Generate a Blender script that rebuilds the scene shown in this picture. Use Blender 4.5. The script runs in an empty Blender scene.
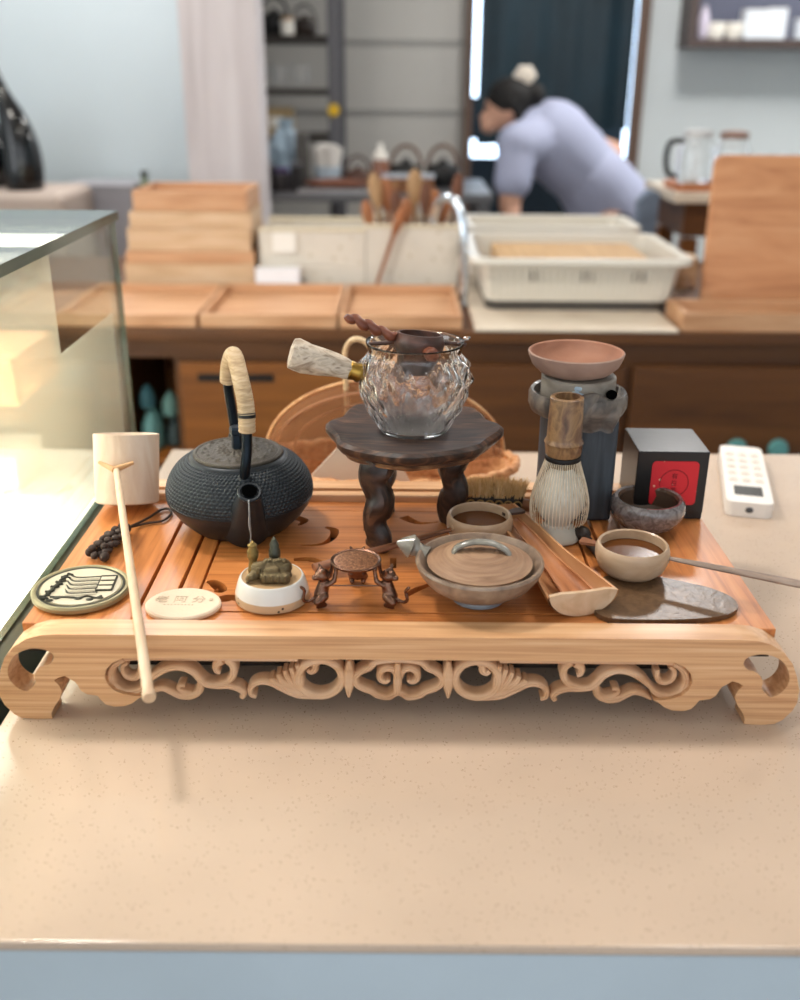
import bpy, bmesh, math, random
from mathutils import Vector, Matrix, Euler
from mathutils.geometry import tessellate_polygon
random.seed(7)
SC = bpy.context.scene
COL = SC.collection
PI = math.pi
R = math.radians

# ------------------------------------------------------------------ colour and materials
def lin(h):
    h = h.lstrip('#')
    o = []
    for i in (0, 2, 4):
        c = int(h[i:i+2], 16) / 255
        o.append(c / 12.92 if c <= .04045 else ((c + .055) / 1.055) ** 2.4)
    return (o[0], o[1], o[2], 1)

def new_mat(name):
    m = bpy.data.materials.new(name)
    m.use_nodes = True
    nt = m.node_tree
    return m, nt, nt.nodes['Principled BSDF']

def plain(name, col, rough=.5, metal=0, coat=0, bump=0, bscale=40, var=0, trans=0, ior=1.45, spec=.5):
    m, nt, b = new_mat(name)
    b.inputs['Base Color'].default_value = lin(col)
    b.inputs['Roughness'].default_value = rough
    b.inputs['Metallic'].default_value = metal
    b.inputs['Coat Weight'].default_value = coat
    b.inputs['Coat Roughness'].default_value = .08
    b.inputs['Transmission Weight'].default_value = trans
    b.inputs['IOR'].default_value = ior
    b.inputs['Specular IOR Level'].default_value = spec
    if bump or var:
        tc = nt.nodes.new('ShaderNodeTexCoord')
        nz = nt.nodes.new('ShaderNodeTexNoise')
        nz.inputs['Scale'].default_value = bscale
        nz.inputs['Detail'].default_value = 4
        nt.links.new(tc.outputs['Object'], nz.inputs['Vector'])
        if bump:
            bp = nt.nodes.new('ShaderNodeBump')
            bp.inputs['Strength'].default_value = bump
            bp.inputs['Distance'].default_value = .002
            nt.links.new(nz.outputs['Fac'], bp.inputs['Height'])
            nt.links.new(bp.outputs['Normal'], b.inputs['Normal'])
        if var:
            mx = nt.nodes.new('ShaderNodeHueSaturation')
            mx.inputs['Color'].default_value = lin(col)
            mr = nt.nodes.new('ShaderNodeMapRange')
            mr.inputs['From Min'].default_value = .3
            mr.inputs['From Max'].default_value = .7
            mr.inputs['To Min'].default_value = 1 - var
            mr.inputs['To Max'].default_value = 1 + var
            nt.links.new(nz.outputs['Fac'], mr.inputs['Value'])
            nt.links.new(mr.outputs['Result'], mx.inputs['Value'])
            nt.links.new(mx.outputs['Color'], b.inputs['Base Color'])
    return m

def ramp_mat(name, cols, scale=(2, 30, 30), rough=.45, coat=0, detail=5, dist=.6, bump=.05, pos=None, k=1.0, metal=0):
    """stretched noise through a colour ramp: wood grain when the scale is uneven, mottled glaze or stone when even"""
    m, nt, b = new_mat(name)
    tc = nt.nodes.new('ShaderNodeTexCoord')
    mp = nt.nodes.new('ShaderNodeMapping')
    mp.inputs['Scale'].default_value = (scale[0]*k, scale[1]*k, scale[2]*k)
    nz = nt.nodes.new('ShaderNodeTexNoise')
    nz.inputs['Scale'].default_value = 1
    nz.inputs['Detail'].default_value = detail
    nz.inputs['Distortion'].default_value = dist
    cr = nt.nodes.new('ShaderNodeValToRGB')
    e = cr.color_ramp.elements
    n = len(cols)
    pos = pos or [.28 + .44 * i / (n - 1) for i in range(n)]
    e[0].position = pos[0]; e[0].color = lin(cols[0])
    e[1].position = pos[-1]; e[1].color = lin(cols[-1])
    for i in range(1, n - 1):
        q = e.new(pos[i]); q.color = lin(cols[i])
    L = nt.links.new
    L(tc.outputs['Object'], mp.inputs['Vector']); L(mp.outputs['Vector'], nz.inputs['Vector'])
    L(nz.outputs['Fac'], cr.inputs['Fac']); L(cr.outputs['Color'], b.inputs['Base Color'])
    b.inputs['Roughness'].default_value = rough
    b.inputs['Coat Weight'].default_value = coat
    b.inputs['Coat Roughness'].default_value = .12
    b.inputs['Metallic'].default_value = metal
    if bump:
        bp = nt.nodes.new('ShaderNodeBump')
        bp.inputs['Strength'].default_value = bump
        bp.inputs['Distance'].default_value = .002
        L(nz.outputs['Fac'], bp.inputs['Height']); L(bp.outputs['Normal'], b.inputs['Normal'])
    return m

def speckled(name, base, spot, scale=300, size=.25, rough=.35, coat=0, var=.06, spec=.5):
    """plain ground with scattered small spots, as in engineered stone or stoneware"""
    m, nt, b = new_mat(name)
    L = nt.links.new
    tc = nt.nodes.new('ShaderNodeTexCoord')
    vo = nt.nodes.new('ShaderNodeTexVoronoi'); vo.inputs['Scale'].default_value = scale
    wn = nt.nodes.new('ShaderNodeTexWhiteNoise')
    L(tc.outputs['Object'], vo.inputs['Vector']); L(vo.outputs['Position'], wn.inputs['Vector'])
    lt = nt.nodes.new('ShaderNodeMath'); lt.operation = 'LESS_THAN'; lt.inputs[1].default_value = size
    L(vo.outputs['Distance'], lt.inputs[0])
    l2 = nt.nodes.new('ShaderNodeMath'); l2.operation = 'LESS_THAN'; l2.inputs[1].default_value = .22
    L(wn.outputs['Value'], l2.inputs[0])
    mu = nt.nodes.new('ShaderNodeMath'); mu.operation = 'MULTIPLY'
    L(lt.outputs[0], mu.inputs[0]); L(l2.outputs[0], mu.inputs[1])
    nz = nt.nodes.new('ShaderNodeTexNoise'); nz.inputs['Scale'].default_value = 9; nz.inputs['Detail'].default_value = 5
    L(tc.outputs['Object'], nz.inputs['Vector'])
    mr = nt.nodes.new('ShaderNodeMapRange'); mr.inputs['From Min'].default_value = .3; mr.inputs['From Max'].default_value = .7
    mr.inputs['To Min'].default_value = 1 - var; mr.inputs['To Max'].default_value = 1 + var
    L(nz.outputs['Fac'], mr.inputs['Value'])
    hs = nt.nodes.new('ShaderNodeHueSaturation'); hs.inputs['Color'].default_value = lin(base)
    L(mr.outputs['Result'], hs.inputs['Value'])
    mx = nt.nodes.new('ShaderNodeMix'); mx.data_type = 'RGBA'
    L(mu.outputs[0], mx.inputs[0]); L(hs.outputs['Color'], mx.inputs[6]); mx.inputs[7].default_value = lin(spot)
    L(mx.outputs[2], b.inputs['Base Color'])
    b.inputs['Roughness'].default_value = rough
    b.inputs['Coat Weight'].default_value = coat
    b.inputs['Specular IOR Level'].default_value = spec
    return m

def pane_mat(name, tint='#eef6f2', gloss=1.0):
    """thin sheet glass: straight-through light plus a mirror reflection that grows at grazing angles"""
    m = bpy.data.materials.new(name); m.use_nodes = True
    nt = m.node_tree; nt.nodes.clear(); L = nt.links.new
    out = nt.nodes.new('ShaderNodeOutputMaterial')
    tr = nt.nodes.new('ShaderNodeBsdfTransparent'); tr.inputs['Color'].default_value = lin(tint)
    gl = nt.nodes.new('ShaderNodeBsdfGlossy'); gl.inputs['Roughness'].default_value = .02
    fr = nt.nodes.new('ShaderNodeFresnel')
    ge = nt.nodes.new('ShaderNodeNewGeometry')
    mi = nt.nodes.new('ShaderNodeMapRange')          # same reflectance from both sides of the sheet
    mi.inputs['To Min'].default_value = 1.5; mi.inputs['To Max'].default_value = 1/1.5
    L(ge.outputs['Backfacing'], mi.inputs['Value']); L(mi.outputs['Result'], fr.inputs['IOR'])
    mu = nt.nodes.new('ShaderNodeMath'); mu.operation = 'MULTIPLY'; mu.inputs[1].default_value = gloss
    mx = nt.nodes.new('ShaderNodeMixShader')
    L(fr.outputs[0], mu.inputs[0]); L(mu.outputs[0], mx.inputs[0])
    L(tr.outputs[0], mx.inputs[1]); L(gl.outputs[0], mx.inputs[2]); L(mx.outputs[0], out.inputs[0])
    return m

def veil_mat(name, col, alpha, rough=.6):
    """partly see-through sheet (film, net)"""
    m, nt, b = new_mat(name)
    b.inputs['Base Color'].default_value = lin(col)
    b.inputs['Roughness'].default_value = rough
    b.inputs['Alpha'].default_value = alpha
    return m

def glow(name, col, s):
    m, nt, b = new_mat(name)
    b.inputs['Base Color'].default_value = lin(col)
    b.inputs['Emission Color'].default_value = lin(col)
    b.inputs['Emission Strength'].default_value = s
    return m

# ------------------------------------------------------------------ mesh builder
def spline(pts, per=6, closed=False):
    """Catmull-Rom through points of any dimension"""
    P = [tuple(p) for p in pts]
    n = len(P); out = []
    segs = n if closed else n - 1
    for i in range(segs):
        if closed:
            a, b, c, d = P[(i-1) % n], P[i], P[(i+1) % n], P[(i+2) % n]
        else:
            a, b, c, d = P[max(i-1, 0)], P[i], P[i+1], P[min(i+2, n-1)]
        for k in range(per):
            t = k / per
            out.append(tuple(.5*(2*q + (-p+r)*t + (2*p-5*q+4*r-s)*t*t + (-p+3*q-3*r+s)*t**3) for p, q, r, s in zip(a, b, c, d)))
    if not closed:
        out.append(P[-1])
    return out

class MB:
    def __init__(self):
        self.bm = bmesh.new()
        self.M = None
    def v(self, co):
        co = Vector(co)
        if self.M is not None: co = self.M @ co
        return self.bm.verts.new(co)
    def f(self, vs, mi=0):
        try:
            q = self.bm.faces.new(vs); q.material_index = mi; return q
        except ValueError:
            return None
    def box(self, c, s, bev=0, mi=0, seg=2, taper=None):
        x, y, z = (q / 2 for q in s)
        tx, ty = taper or (1, 1)
        vs = [self.v((c[0]+sx*x*(tx if sz > 0 else 1), c[1]+sy*y*(ty if sz > 0 else 1), c[2]+sz*z)) for sz in (-1, 1) for sx, sy in ((-1, -1), (1, -1), (1, 1), (-1, 1))]
        fs = [self.f([vs[i] for i in q], mi) for q in ((3, 2, 1, 0), (4, 5, 6, 7), (0, 1, 5, 4), (1, 2, 6, 5), (2, 3, 7, 6), (3, 0, 4, 7))]
        if bev:
            es = list({e for q in fs for e in q.edges})
            bmesh.ops.bevel(self.bm, geom=es, offset=bev, segments=seg, affect='EDGES', profile=.5, clamp_overlap=True)
        return self
    def lathe(self, prof, n=48, c=(0, 0, 0), fn=None, mi=0):
        """prof: (radius, height) list; a radius of 0 closes the end; fn(r, z, angle, i) -> (r, z)"""
        rows = []
        for i, (r, z) in enumerate(prof):
            if r <= 1e-7:
                rows.append([self.v((c[0], c[1], c[2]+z))])
            else:
                row = []
                for k in range(n):
                    a = 2*PI*k/n
                    rr, zz = fn(r, z, a, i) if fn else (r, z)
                    row.append(self.v((c[0]+rr*math.cos(a), c[1]+rr*math.sin(a), c[2]+zz)))
                rows.append(row)
        for A, B in zip(rows, rows[1:]):
            for k in range(n):
                k2 = (k+1) % n
                if len(A) == 1 and len(B) == 1: continue
                if len(A) == 1: self.f([A[0], B[k], B[k2]][::-1], mi)
                elif len(B) == 1: self.f([A[k], A[k2], B[0]], mi)
                else: self.f([A[k], A[k2], B[k2], B[k]], mi)
        return self
    def tube(self, pts, rad, n=10, closed=False, flat=1.0, up=(0, 0, 1), caps=True, mi=0, spin=0, lobes=None):
        P = [Vector(p) for p in pts]; m = len(P)
        rd = rad if isinstance(rad, (list, tuple)) else [rad]*m
        up = Vector(up); rows = []; prevN = None
        for i in range(m):
            if closed: t = P[(i+1) % m] - P[(i-1) % m]
            else: t = P[min(i+1, m-1)] - P[max(i-1, 0)]
            if t.length < 1e-9: t = Vector((0, 0, 1))
            t.normalize()
            if prevN is None:
                u = up if abs(t.dot(up)) < .97 else Vector((1, 0, 0))
                nn = (u - t*u.dot(t)).normalized()
            else:
                nn = prevN - t*prevN.dot(t)
                nn = nn.normalized() if nn.length > 1e-6 else prevN
            prevN = nn; bb = t.cross(nn)
            row = []
            for k in range(n):
                a = 2*PI*k/n + spin*i
                q = rd[i]*(lobes(a, i) if lobes else 1)
                row.append(self.v(P[i] + nn*(math.sin(a)*q*flat) + bb*(math.cos(a)*q)))
            rows.append(row)
        rng = range(m) if closed else range(m-1)
        for i in rng:
            A, B = rows[i], rows[(i+1) % m]
            for k in range(n):
                self.f([A[k], A[(k+1) % n], B[(k+1) % n], B[k]][::-1], mi)
        if caps and not closed:
            self.f(rows[0], mi); self.f(rows[-1][::-1], mi)
        return self
    def ell(self, c, r, n=16, mi=0):
        if isinstance(r, (int, float)): r = (r, r, r)
        m = max(6, n//2)
        rows = []
        for i in range(m+1):
            th = PI*i/m
            if i in (0, m): rows.append([self.v((c[0], c[1], c[2]-r[2]*math.cos(th)))])
            else: rows.append([self.v((c[0]+r[0]*math.sin(th)*math.cos(2*PI*k/n), c[1]+r[1]*math.sin(th)*math.sin(2*PI*k/n), c[2]-r[2]*math.cos(th))) for k in range(n)])
        for A, B in zip(rows, rows[1:]):
            for k in range(n):
                k2 = (k+1) % n
                if len(A) == 1: self.f([A[0], B[k2], B[k]], mi)
                elif len(B) == 1: self.f([A[k], A[k2], B[0]], mi)
                else: self.f([A[k], A[k2], B[k2], B[k]], mi)
        return self
    def limb(self, p, q, r1, r2, n=12):
        """tapered capsule for bodies that are fused afterwards"""
        p, q = Vector(p), Vector(q); d = (q-p)
        L = d.length; d.normalize()
        pts, rr = [], []
        for k in range(4):
            a = PI/2*k/4
            pts.append(p - d*r1*math.cos(a)); rr.append(max(r1*math.sin(a), r1*.05))
        pts += [p, q]; rr += [r1, r2]
        for k in range(1, 5):
            a = PI/2*k/4
            pts.append(q + d*r2*math.sin(a)); rr.append(max(r2*math.cos(a), r2*.05))
        return self.tube(pts, rr, n)
    def prism(self, outer, holes=(), a=0., b=.01, plane='XZ', mi=0):
        """flat outline with holes, given thickness along the missing axis from a to b"""
        def co(p, t):
            return {'XZ': (p[0], t, p[1]), 'XY': (p[0], p[1], t), 'YZ': (t, p[0], p[1])}[plane]
        loops = [list(outer)] + [list(h) for h in holes]
        flat = [p for l in loops for p in l]
        tris = tessellate_polygon([[Vector((p[0], p[1], 0)) for p in l] for l in loops])
        A = [self.v(co(p, a)) for p in flat]; B = [self.v(co(p, b)) for p in flat]
        for t in tris:
            self.f([A[i] for i in t], mi); self.f([B[i] for i in t][::-1], mi)
        s = 0
        for l in loops:
            k = len(l)
            for i in range(k):
                self.f([A[s+i], A[s+(i+1) % k], B[s+(i+1) % k], B[s+i]], mi)
            s += k
        return self
    def ribbon(self, pts, w, y0, y1, per=6, groove=True, closed=False):
        """carved strip in the XZ plane: half-widths w, front face at y0 with rounded shoulders, back at y1"""
        ww = w if isinstance(w, (list, tuple)) else [w]*len(pts)
        P = spline([(p[0], p[1], q) for p, q in zip(pts, ww)], per, closed)
        m = len(P); rows = []
        for i in range(m):
            a = P[(i-1) % m] if closed else P[max(i-1, 0)]
            b = P[(i+1) % m] if closed else P[min(i+1, m-1)]
            tx, tz = b[0]-a[0], b[1]-a[1]; L = math.hypot(tx, tz) or 1
            nx, nz = -tz/L, tx/L; h = max(P[i][2], .0003); x, z = P[i][0], P[i][1]
            d = min(.0025, h*.9)
            prof = [(-h, y1), (-h, y0+d), (-h*.72, y0+d*.25), (-h*.4, y0), (0, y0+(d*.25 if groove else 0)), (h*.4, y0), (h*.72, y0+d*.25), (h, y0+d), (h, y1)]
            rows.append([self.v((x+nx*o, yy, z+nz*o)) for o, yy in prof])
        k = 9
        for i in (range(m) if closed else range(m-1)):
            A, B = rows[i], rows[(i+1) % m]
            for j in range(k):
                self.f([A[j], B[j], B[(j+1) % k], A[(j+1) % k]])
        if not closed:
            self.f(rows[0][::-1]); self.f(rows[-1])
        return self
    def build(self, name, mat, parent=None, smooth=40, loc=None, rot=None, bevel=None, mods=None):
        bmesh.ops.recalc_face_normals(self.bm, faces=self.bm.faces[:])
        me = bpy.data.meshes.new(name)
        self.bm.to_mesh(me); self.bm.free()
        for m in (mat if isinstance(mat, (list, tuple)) else [mat]): me.materials.append(m)
        if smooth:
            for p in me.polygons: p.use_smooth = True
            me.set_sharp_from_angle(angle=R(smooth))
        o = bpy.data.objects.new(name, me); COL.objects.link(o)
        if parent is not None: o.parent = parent
        if loc is not None: o.location = loc
        if rot is not None: o.rotation_euler = rot
        if bevel:
            q = o.modifiers.new('edge', 'BEVEL'); q.width = bevel; q.segments = 2; q.limit_method = 'ANGLE'; q.angle_limit = R(40)
        if mods: mods(o)
        elif smooth and len(me.polygons) < 1500:
            q = o.modifiers.new('flat_faces', 'WEIGHTED_NORMAL'); q.keep_sharp = True
        return o

def fuse(voxel, smooth=6):
    """one continuous skin over overlapping limbs"""
    def f(o):
        r = o.modifiers.new('skin', 'REMESH'); r.mode = 'VOXEL'; r.voxel_size = voxel; r.use_smooth_shade = True
        if smooth:
            s = o.modifiers.new('soft', 'SMOOTH'); s.iterations = smooth; s.factor = .5
    return f

def tag(o, label, cat, group=None, kind=None):
    o['label'] = label; o['category'] = cat
    if group: o['group'] = group
    if kind: o['kind'] = kind
    return o

def thing(name, label, cat, loc=(0, 0, 0), rot=(0, 0, 0), group=None):
    o = bpy.data.objects.new(name, None); COL.objects.link(o)
    o.location = loc; o.rotation_euler = rot; o.empty_display_size = .03
    return tag(o, label, cat, group)

def struct(name, mb, mat, parent=None, **k):
    o = mb.build(name, mat, parent, **k)
    if parent is None: o['kind'] = 'structure'
    return o

def copy_thing(o, loc, rot=None, label=None):
    c = o.copy(); COL.objects.link(c); c.location = loc
    if rot is not None: c.rotation_euler = rot
    if label: c['label'] = label
    for ch in o.children:
        d = ch.copy(); COL.objects.link(d); d.parent = c
        for g in ch.children:
            e = g.copy(); COL.objects.link(e); e.parent = d
    return c

def text_mesh(s, size):
    """glyph outlines of a short text as flat faces, centred on the origin"""
    cu = bpy.data.curves.new('glyphs', 'FONT'); cu.body = s; cu.size = size
    cu.align_x = 'CENTER'; cu.align_y = 'CENTER'; cu.extrude = .0001
    o = bpy.data.objects.new('glyphs', cu); COL.objects.link(o)
    dg = bpy.context.evaluated_depsgraph_get(); dg.update()
    me = bpy.data.meshes.new_from_object(o.evaluated_get(dg))
    bpy.data.objects.remove(o); bpy.data.curves.remove(cu)
    return me

# ------------------------------------------------------------------ shared materials
BAMBOO = ramp_mat('pale_bamboo', ['#b8845a', '#d2a174', '#deb48a'], (6, 120, 330), .42, .1, bump=.03)
BAMBOO_CARVED = ramp_mat('carved_bamboo', ['#c19169', '#d3a882', '#ddb896'], (12, 60, 60), .5, .05)
DECK_X = ramp_mat('deck_wood_across', ['#a65f2c', '#c47a40', '#d18a4f'], (7, 160, 160), .38, .14, bump=.03)
DECK_Y = ramp_mat('deck_wood_along', ['#a65f2c', '#c47a40', '#d18a4f'], (160, 7, 160), .38, .14, bump=.03)
DARK_WOOD = ramp_mat('dark_carved_wood', ['#191210', '#2e1f19', '#4a3226', '#755039'], (12, 90, 30), .42, .1, dist=2.2)
IRON = plain('cast_iron', '#33383c', .48, .5, bump=.25, bscale=600)
IRON_SMOOTH = plain('cast_iron_smooth', '#262b30', .4, .4)
STRAW = ramp_mat('straw_wrap', ['#a88d6c', '#c2a884', '#d2bc9c'], (60, 60, 400), .8)
GLASS = plain('clear_glass', '#ffffff', .0, trans=1, ior=1.47)
POT_GLASS = plain('rippled_glass', '#ffffff', .0, trans=1, ior=1.5)
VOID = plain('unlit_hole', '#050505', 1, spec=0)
BRASS = plain('brass', '#b08c45', .3, 1)
BLACK = plain('black', '#0c0c0d', .5)
GREY_GLAZE = ramp_mat('grey_brown_glaze', ['#6c594b', '#8e7866', '#a69079'], (60, 60, 60), .35, .3)
TAN_GLAZE = ramp_mat('tan_stoneware', ['#a88a6c', '#bc9e80', '#cbb196'], (25, 25, 60), .42, .2)
CELADON = plain('celadon_glaze', '#cfcabd', .25, coat=.5)
TEA = plain('tea_liquid', '#5e3411', .12, spec=.3)
BRONZE = plain('bronze_figure', '#77594a', .25, .92, bump=.3, bscale=500)
OLD_BRONZE = plain('old_bronze', '#6e6046', .4, .75, bump=.5, bscale=700)
# ================================================================== FRONT COUNTER
STONE = speckled('cream_counter_stone', '#cbb4a0', '#8c7159', 420, .22, .11, var=.05)
PANEL_BLUE = plain('pale_blue_panel', '#b9c6cf', .5, var=.05, bscale=6)
cn = thing('service_counter', 'long cream speckled stone counter holding the tea tray', 'counter', (.45, .21, -.95))
MB().box((.0075, 0, .946), (1.585, .908, .008), .002).build('worktop', STONE, cn)
MB().box((.0075, 0, .4705), (1.58, .905, .941)).build('cabinet_body', PANEL_BLUE, cn)

# ================================================================== TEA TRAY
ZD = .0785                                            # height of the tray's deck over the counter
def S(u, v):                                        # drawing grid of the carved front -> metres
    return ((u-391)*(.000826+(v-622)*4.1e-7), (721.2-v)*.000941)
def grid(pts, ox, oy, k): return [S(ox+x/k, oy+y/k) for x, y in pts]
def mirror(pts): return [(-p[0], p[1]) for p in pts]
tray = thing('tea_tray', 'large bamboo tea tray with scroll feet and openwork carved front', 'tray', (0, 0, 0))
half = [S(391, 633), S(54, 633), S(38, 634), S(24, 638), S(12, 646), S(4, 657), S(0, 670), S(-2, 684), S(0, 697), S(5, 706)] + \
       [S(x/3.333, 590+y/3.333) for x, y in ((50, 420), (75, 433), (120, 437), (175, 435), (171, 415), (180, 392), (197, 365), (204, 340), (194, 318), (176, 300), (190, 290), (212, 284),
        (228, 295), (245, 303), (256, 318), (266, 335), (285, 347), (320, 352), (332, 368), (348, 383), (375, 390), (410, 388), (435, 377), (452, 362), (470, 352),
        (440, 352), (405, 346), (375, 334), (354, 314), (342, 288), (346, 262), (366, 238), (398, 223), (440, 221))] + [S(391, 656)]
half = [(min(p[0], 0), p[1]) for p in half]
outline = half[:-1] + [p for p in mirror(half)[::-1]][:-1]
hole = spline([S(x/3.333, 590+y/3.333) for x, y in ((95, 193), (135, 194), (165, 206), (174, 226), (160, 244), (138, 250), (118, 268), (112, 288), (116, 306), (104, 326), (84, 338), (52, 322), (28, 290), (27, 250), (50, 212))], 4, True)
for nm, y0, y1, dz in (('front_panel', -.007, .0185, 0), ('back_panel', .301, .323, .004)):
    o = MB().prism(outline, [hole, mirror(hole)[::-1]], y0, y1).build(nm, BAMBOO, tray, smooth=30, bevel=.0035)
    o.scale.z = 1 if not dz else 1.065
# carved openwork between the two scroll ends (right half drawn, left half mirrored)
fr = MB()
def stroke(pts, w, src, y0=-.003, y1=.011, both=True, closed=False):
    ox, oy = {'r': (440, 610), 'c': (220, 610)}[src]
    P = grid(pts, ox, oy, 3.333)
    W = [q*.00025 for q in w] if isinstance(w, (list, tuple)) else w*.00025
    fr.ribbon(P, W, y0, y1, closed=closed)
    if both: fr.ribbon(mirror(P), W, y0, y1, closed=closed)
T = [(170, 168), (300, 168), (500, 168), (690, 168), (742, 172)]
stroke(T, [9, 10, 10, 10, 10], 'r', -.002)
stroke([(742, 172), (772, 192), (784, 225), (772, 262), (742, 284), (706, 284), (676, 268), (662, 246)], [10, 12, 13, 14, 14, 13, 10, 6], 'r')
stroke([(690, 196), (690, 225), (704, 240), (728, 238), (744, 222), (746, 200), (730, 186)], [9, 10, 11, 10, 9, 8, 6], 'r', -.001)
# long leaf from the end scroll towards the middle
stroke([(672, 262), (640, 228), (600, 204), (555, 198), (515, 214), (492, 238), (470, 256), (430, 262), (395, 262), (362, 272), (345, 288), (352, 302)], [6, 12, 13, 13, 13, 13, 13, 13, 12, 12, 11, 9], 'r')
stroke([(405, 172), (385, 190), (380, 218), (394, 244), (424, 256), (455, 258)], [16, 14, 13, 12, 11, 9], 'r', -.002)
stroke([(420, 178), (438, 192), (438, 212), (424, 218)], [16, 14, 11, 7], 'r', -.001)
stroke([(500, 226), (488, 254), (494, 284), (520, 301), (556, 300), (588, 284), (612, 274), (640, 280), (668, 296)], [8, 13, 14, 14, 13, 12, 11, 10, 4], 'r', -.002)
stroke([(515, 294), (540, 288), (560, 276), (556, 264), (540, 264)], [10, 9, 8, 7, 6], 'r', -.001)
# oval ring with fan of leaves
ring = [(95+72*math.cos(a), 233-62*math.sin(a)) for a in [R(q) for q in range(0, 360, 20)]]
stroke(ring, [14]*18, 'r', closed=True)
stroke([(96, 178), (112, 188), (114, 206), (126, 214), (138, 206)], [10, 12, 13, 11, 7], 'r', -.001)
for ex, ey, w in ((172, 186, 9), (192, 196, 9), (212, 206, 9), (234, 218, 10), (256, 232, 10)):
    stroke([(100+(ex-172)*.25, 296), (150+(ex-172)*.35, 276), (ex-12, (ey+255)/2+4), (ex, ey)], [6, w+2, w+2, 7], 'r', -.0025)
stroke([(110, 300), (170, 294), (222, 270), (262, 250), (298, 250), (322, 268), (322, 292), (304, 300)], [9, 12, 13, 13, 12, 11, 10, 7], 'r', -.002)
# spindle, quatrefoil and its inner scrolls (centre of the front)
stroke([(733, 166), (733, 190), (733, 232), (733, 270), (733, 292)], [4, 13, 20, 13, 4], 'c', -.004)
stroke([(565, 166), (610, 168), (646, 176), (664, 194), (690, 206), (712, 226), (708, 252), (684, 268), (660, 276), (640, 290), (604, 297), (584, 286), (565, 276)], [12]*13, 'c')
stroke([(567, 176), (567, 205), (567, 235), (566, 262), (565, 282)], [9, 12, 15, 13, 12], 'c', -.004, both=False)
stroke([(572, 232), (584, 206), (608, 198), (630, 212), (630, 236), (612, 244), (600, 236)], [12, 13, 13, 12, 11, 9, 6], 'c', -.002)
fr.build('fretwork', BAMBOO_CARVED, tray, smooth=50)
# deck: loose boards with open grooves and a carved middle panel over the drip pan
def board(x0, x1, y0, y1, m): MB().box(((x0+x1)/2, (y0+y1)/2, ZD-.006), (x1-x0, y1-y0, .012), .0012).build('deck_board', m, tray)
for s in (1, -1):
    for a, b in ((.2275, .318), (.199, .2245), (.180, .196)):
        board(*sorted((a*s, b*s)), .0192, .2862, DECK_Y)
board(-.1775, .1775, .0192, .0405, DECK_X); board(-.1775, .1775, .262, .2862, DECK_X)
def blob_path(pts, w, k=5):                          # outline of a brush-like stroke, for the cut-outs
    P = spline([(p[0], p[1], q) for p, q in zip(pts, w)], k); Lf, Rt = [], []
    for i, p in enumerate(P):
        a, b = P[max(i-1, 0)], P[min(i+1, len(P)-1)]
        tx, ty = b[0]-a[0], b[1]-a[1]; L = math.hypot(tx, ty) or 1
        Lf.append((p[0]-ty/L*p[2], p[1]+tx/L*p[2])); Rt.append((p[0]+ty/L*p[2], p[1]-tx/L*p[2]))
    return Lf + Rt[::-1]
cuts = []
for pts, w in (([(-.098, .176), (-.085, .1755), (-.074, .181), (-.067, .196), (-.067, .212), (-.076, .219)], [.001, .0022, .003, .004, .0045, .002]),
               ([(-.101, .143), (-.086, .144), (-.074, .136), (-.065, .118)], [.003, .0045, .0035, .001]),
               ([(-.176, .096), (-.170, .095), (-.164, .088), (-.160, .080), (-.166, .078)], [.002, .005, .006, .005, .0015]),
               ([(-.164, .058), (-.156, .064), (-.147, .066), (-.141, .060)], [.0015, .006, .0055, .0015]),
               ([(-.035, .240), (-.034, .211)], [.003, .003]),
               ([(-.006, .149), (-.006, .127)], [.003, .003]),
               ([(.004, .247), (.012, .237), (.022, .231), (.040, .234)], [.006, .005, .003, .001]),
               ([(.006, .070), (.015, .084), (.034, .099)], [.0012, .004, .001]),
               ([(-.14, .235), (-.12, .245), (-.10, .236), (-.105, .222)], [.002, .005, .005, .001])):
    c = blob_path(pts, w); cuts.append(c)
    if pts[0][0] < -.05: cuts.append(mirror(c)[::-1])
MB().prism([(-.1775, .0425), (.1775, .0425), (.1775, .2605), (-.1775, .2605)], cuts, ZD-.012, ZD, 'XY').build('carved_panel', DECK_X, tray, smooth=25)
PAN = plain('drip_pan_dark', '#1d1610', .4)
MB().box((0, .151, .052), (.634, .256, .006)).box((0, .026, .052), (.52, .003, .034)).build('drip_pan', PAN, tray)  # front wall deepened and dark, standing in for shade behind the fretwork
for s in (1, -1):
    MB().box((s*.296, .162, .061), (.012, .278, .012), .002).build('side_rail', DECK_Y, tray)
MB().box((0, .2935, .080), (.62, .0135, .013), .003).build('back_ledge', BAMBOO, tray)

# ================================================================== IRON KETTLE
def resample(prof, n):
    P = spline(prof, 12); d = [0]
    for a, b in zip(P, P[1:]): d.append(d[-1]+math.hypot(b[0]-a[0], b[1]-a[1]))
    out = []; j = 0
    for i in range(n):
        t = d[-1]*i/(n-1)
        while j < len(d)-2 and d[j+1] < t: j += 1
        q = (t-d[j])/max(d[j+1]-d[j], 1e-9)
        out.append((P[j][0]+(P[j+1][0]-P[j][0])*q, P[j][1]+(P[j+1][1]-P[j][1])*q))
    return out
kt = thing('iron_kettle', 'black cast iron kettle with hobnail body and straw-wrapped handle', 'kettle', (-.163, .2265, ZD+.0004))
kt.scale = (.965, .965, .965)
up = resample([(.0758, .036), (.0752, .046), (.071, .057), (.064, .067), (.056, .0735), (.050, .0765)], 64)
NR = 14
def hob(r, z, a, i):
    s = (i+.5)/64*NR; row = int(s); u = s-row
    w = a/(2*PI)*92 + .5*(row % 2); w -= math.floor(w)
    d = math.hypot((w-.5)*1.05, (u-.5))
    h = max(0, 1-(d/.46)**2)
    if i < 2 or i > 61: h = 0
    return r+.0015*h, z+.0008*h
MB().lathe(up, 520, fn=hob).build('hobnail_shoulder', IRON, kt, smooth=60)
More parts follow.
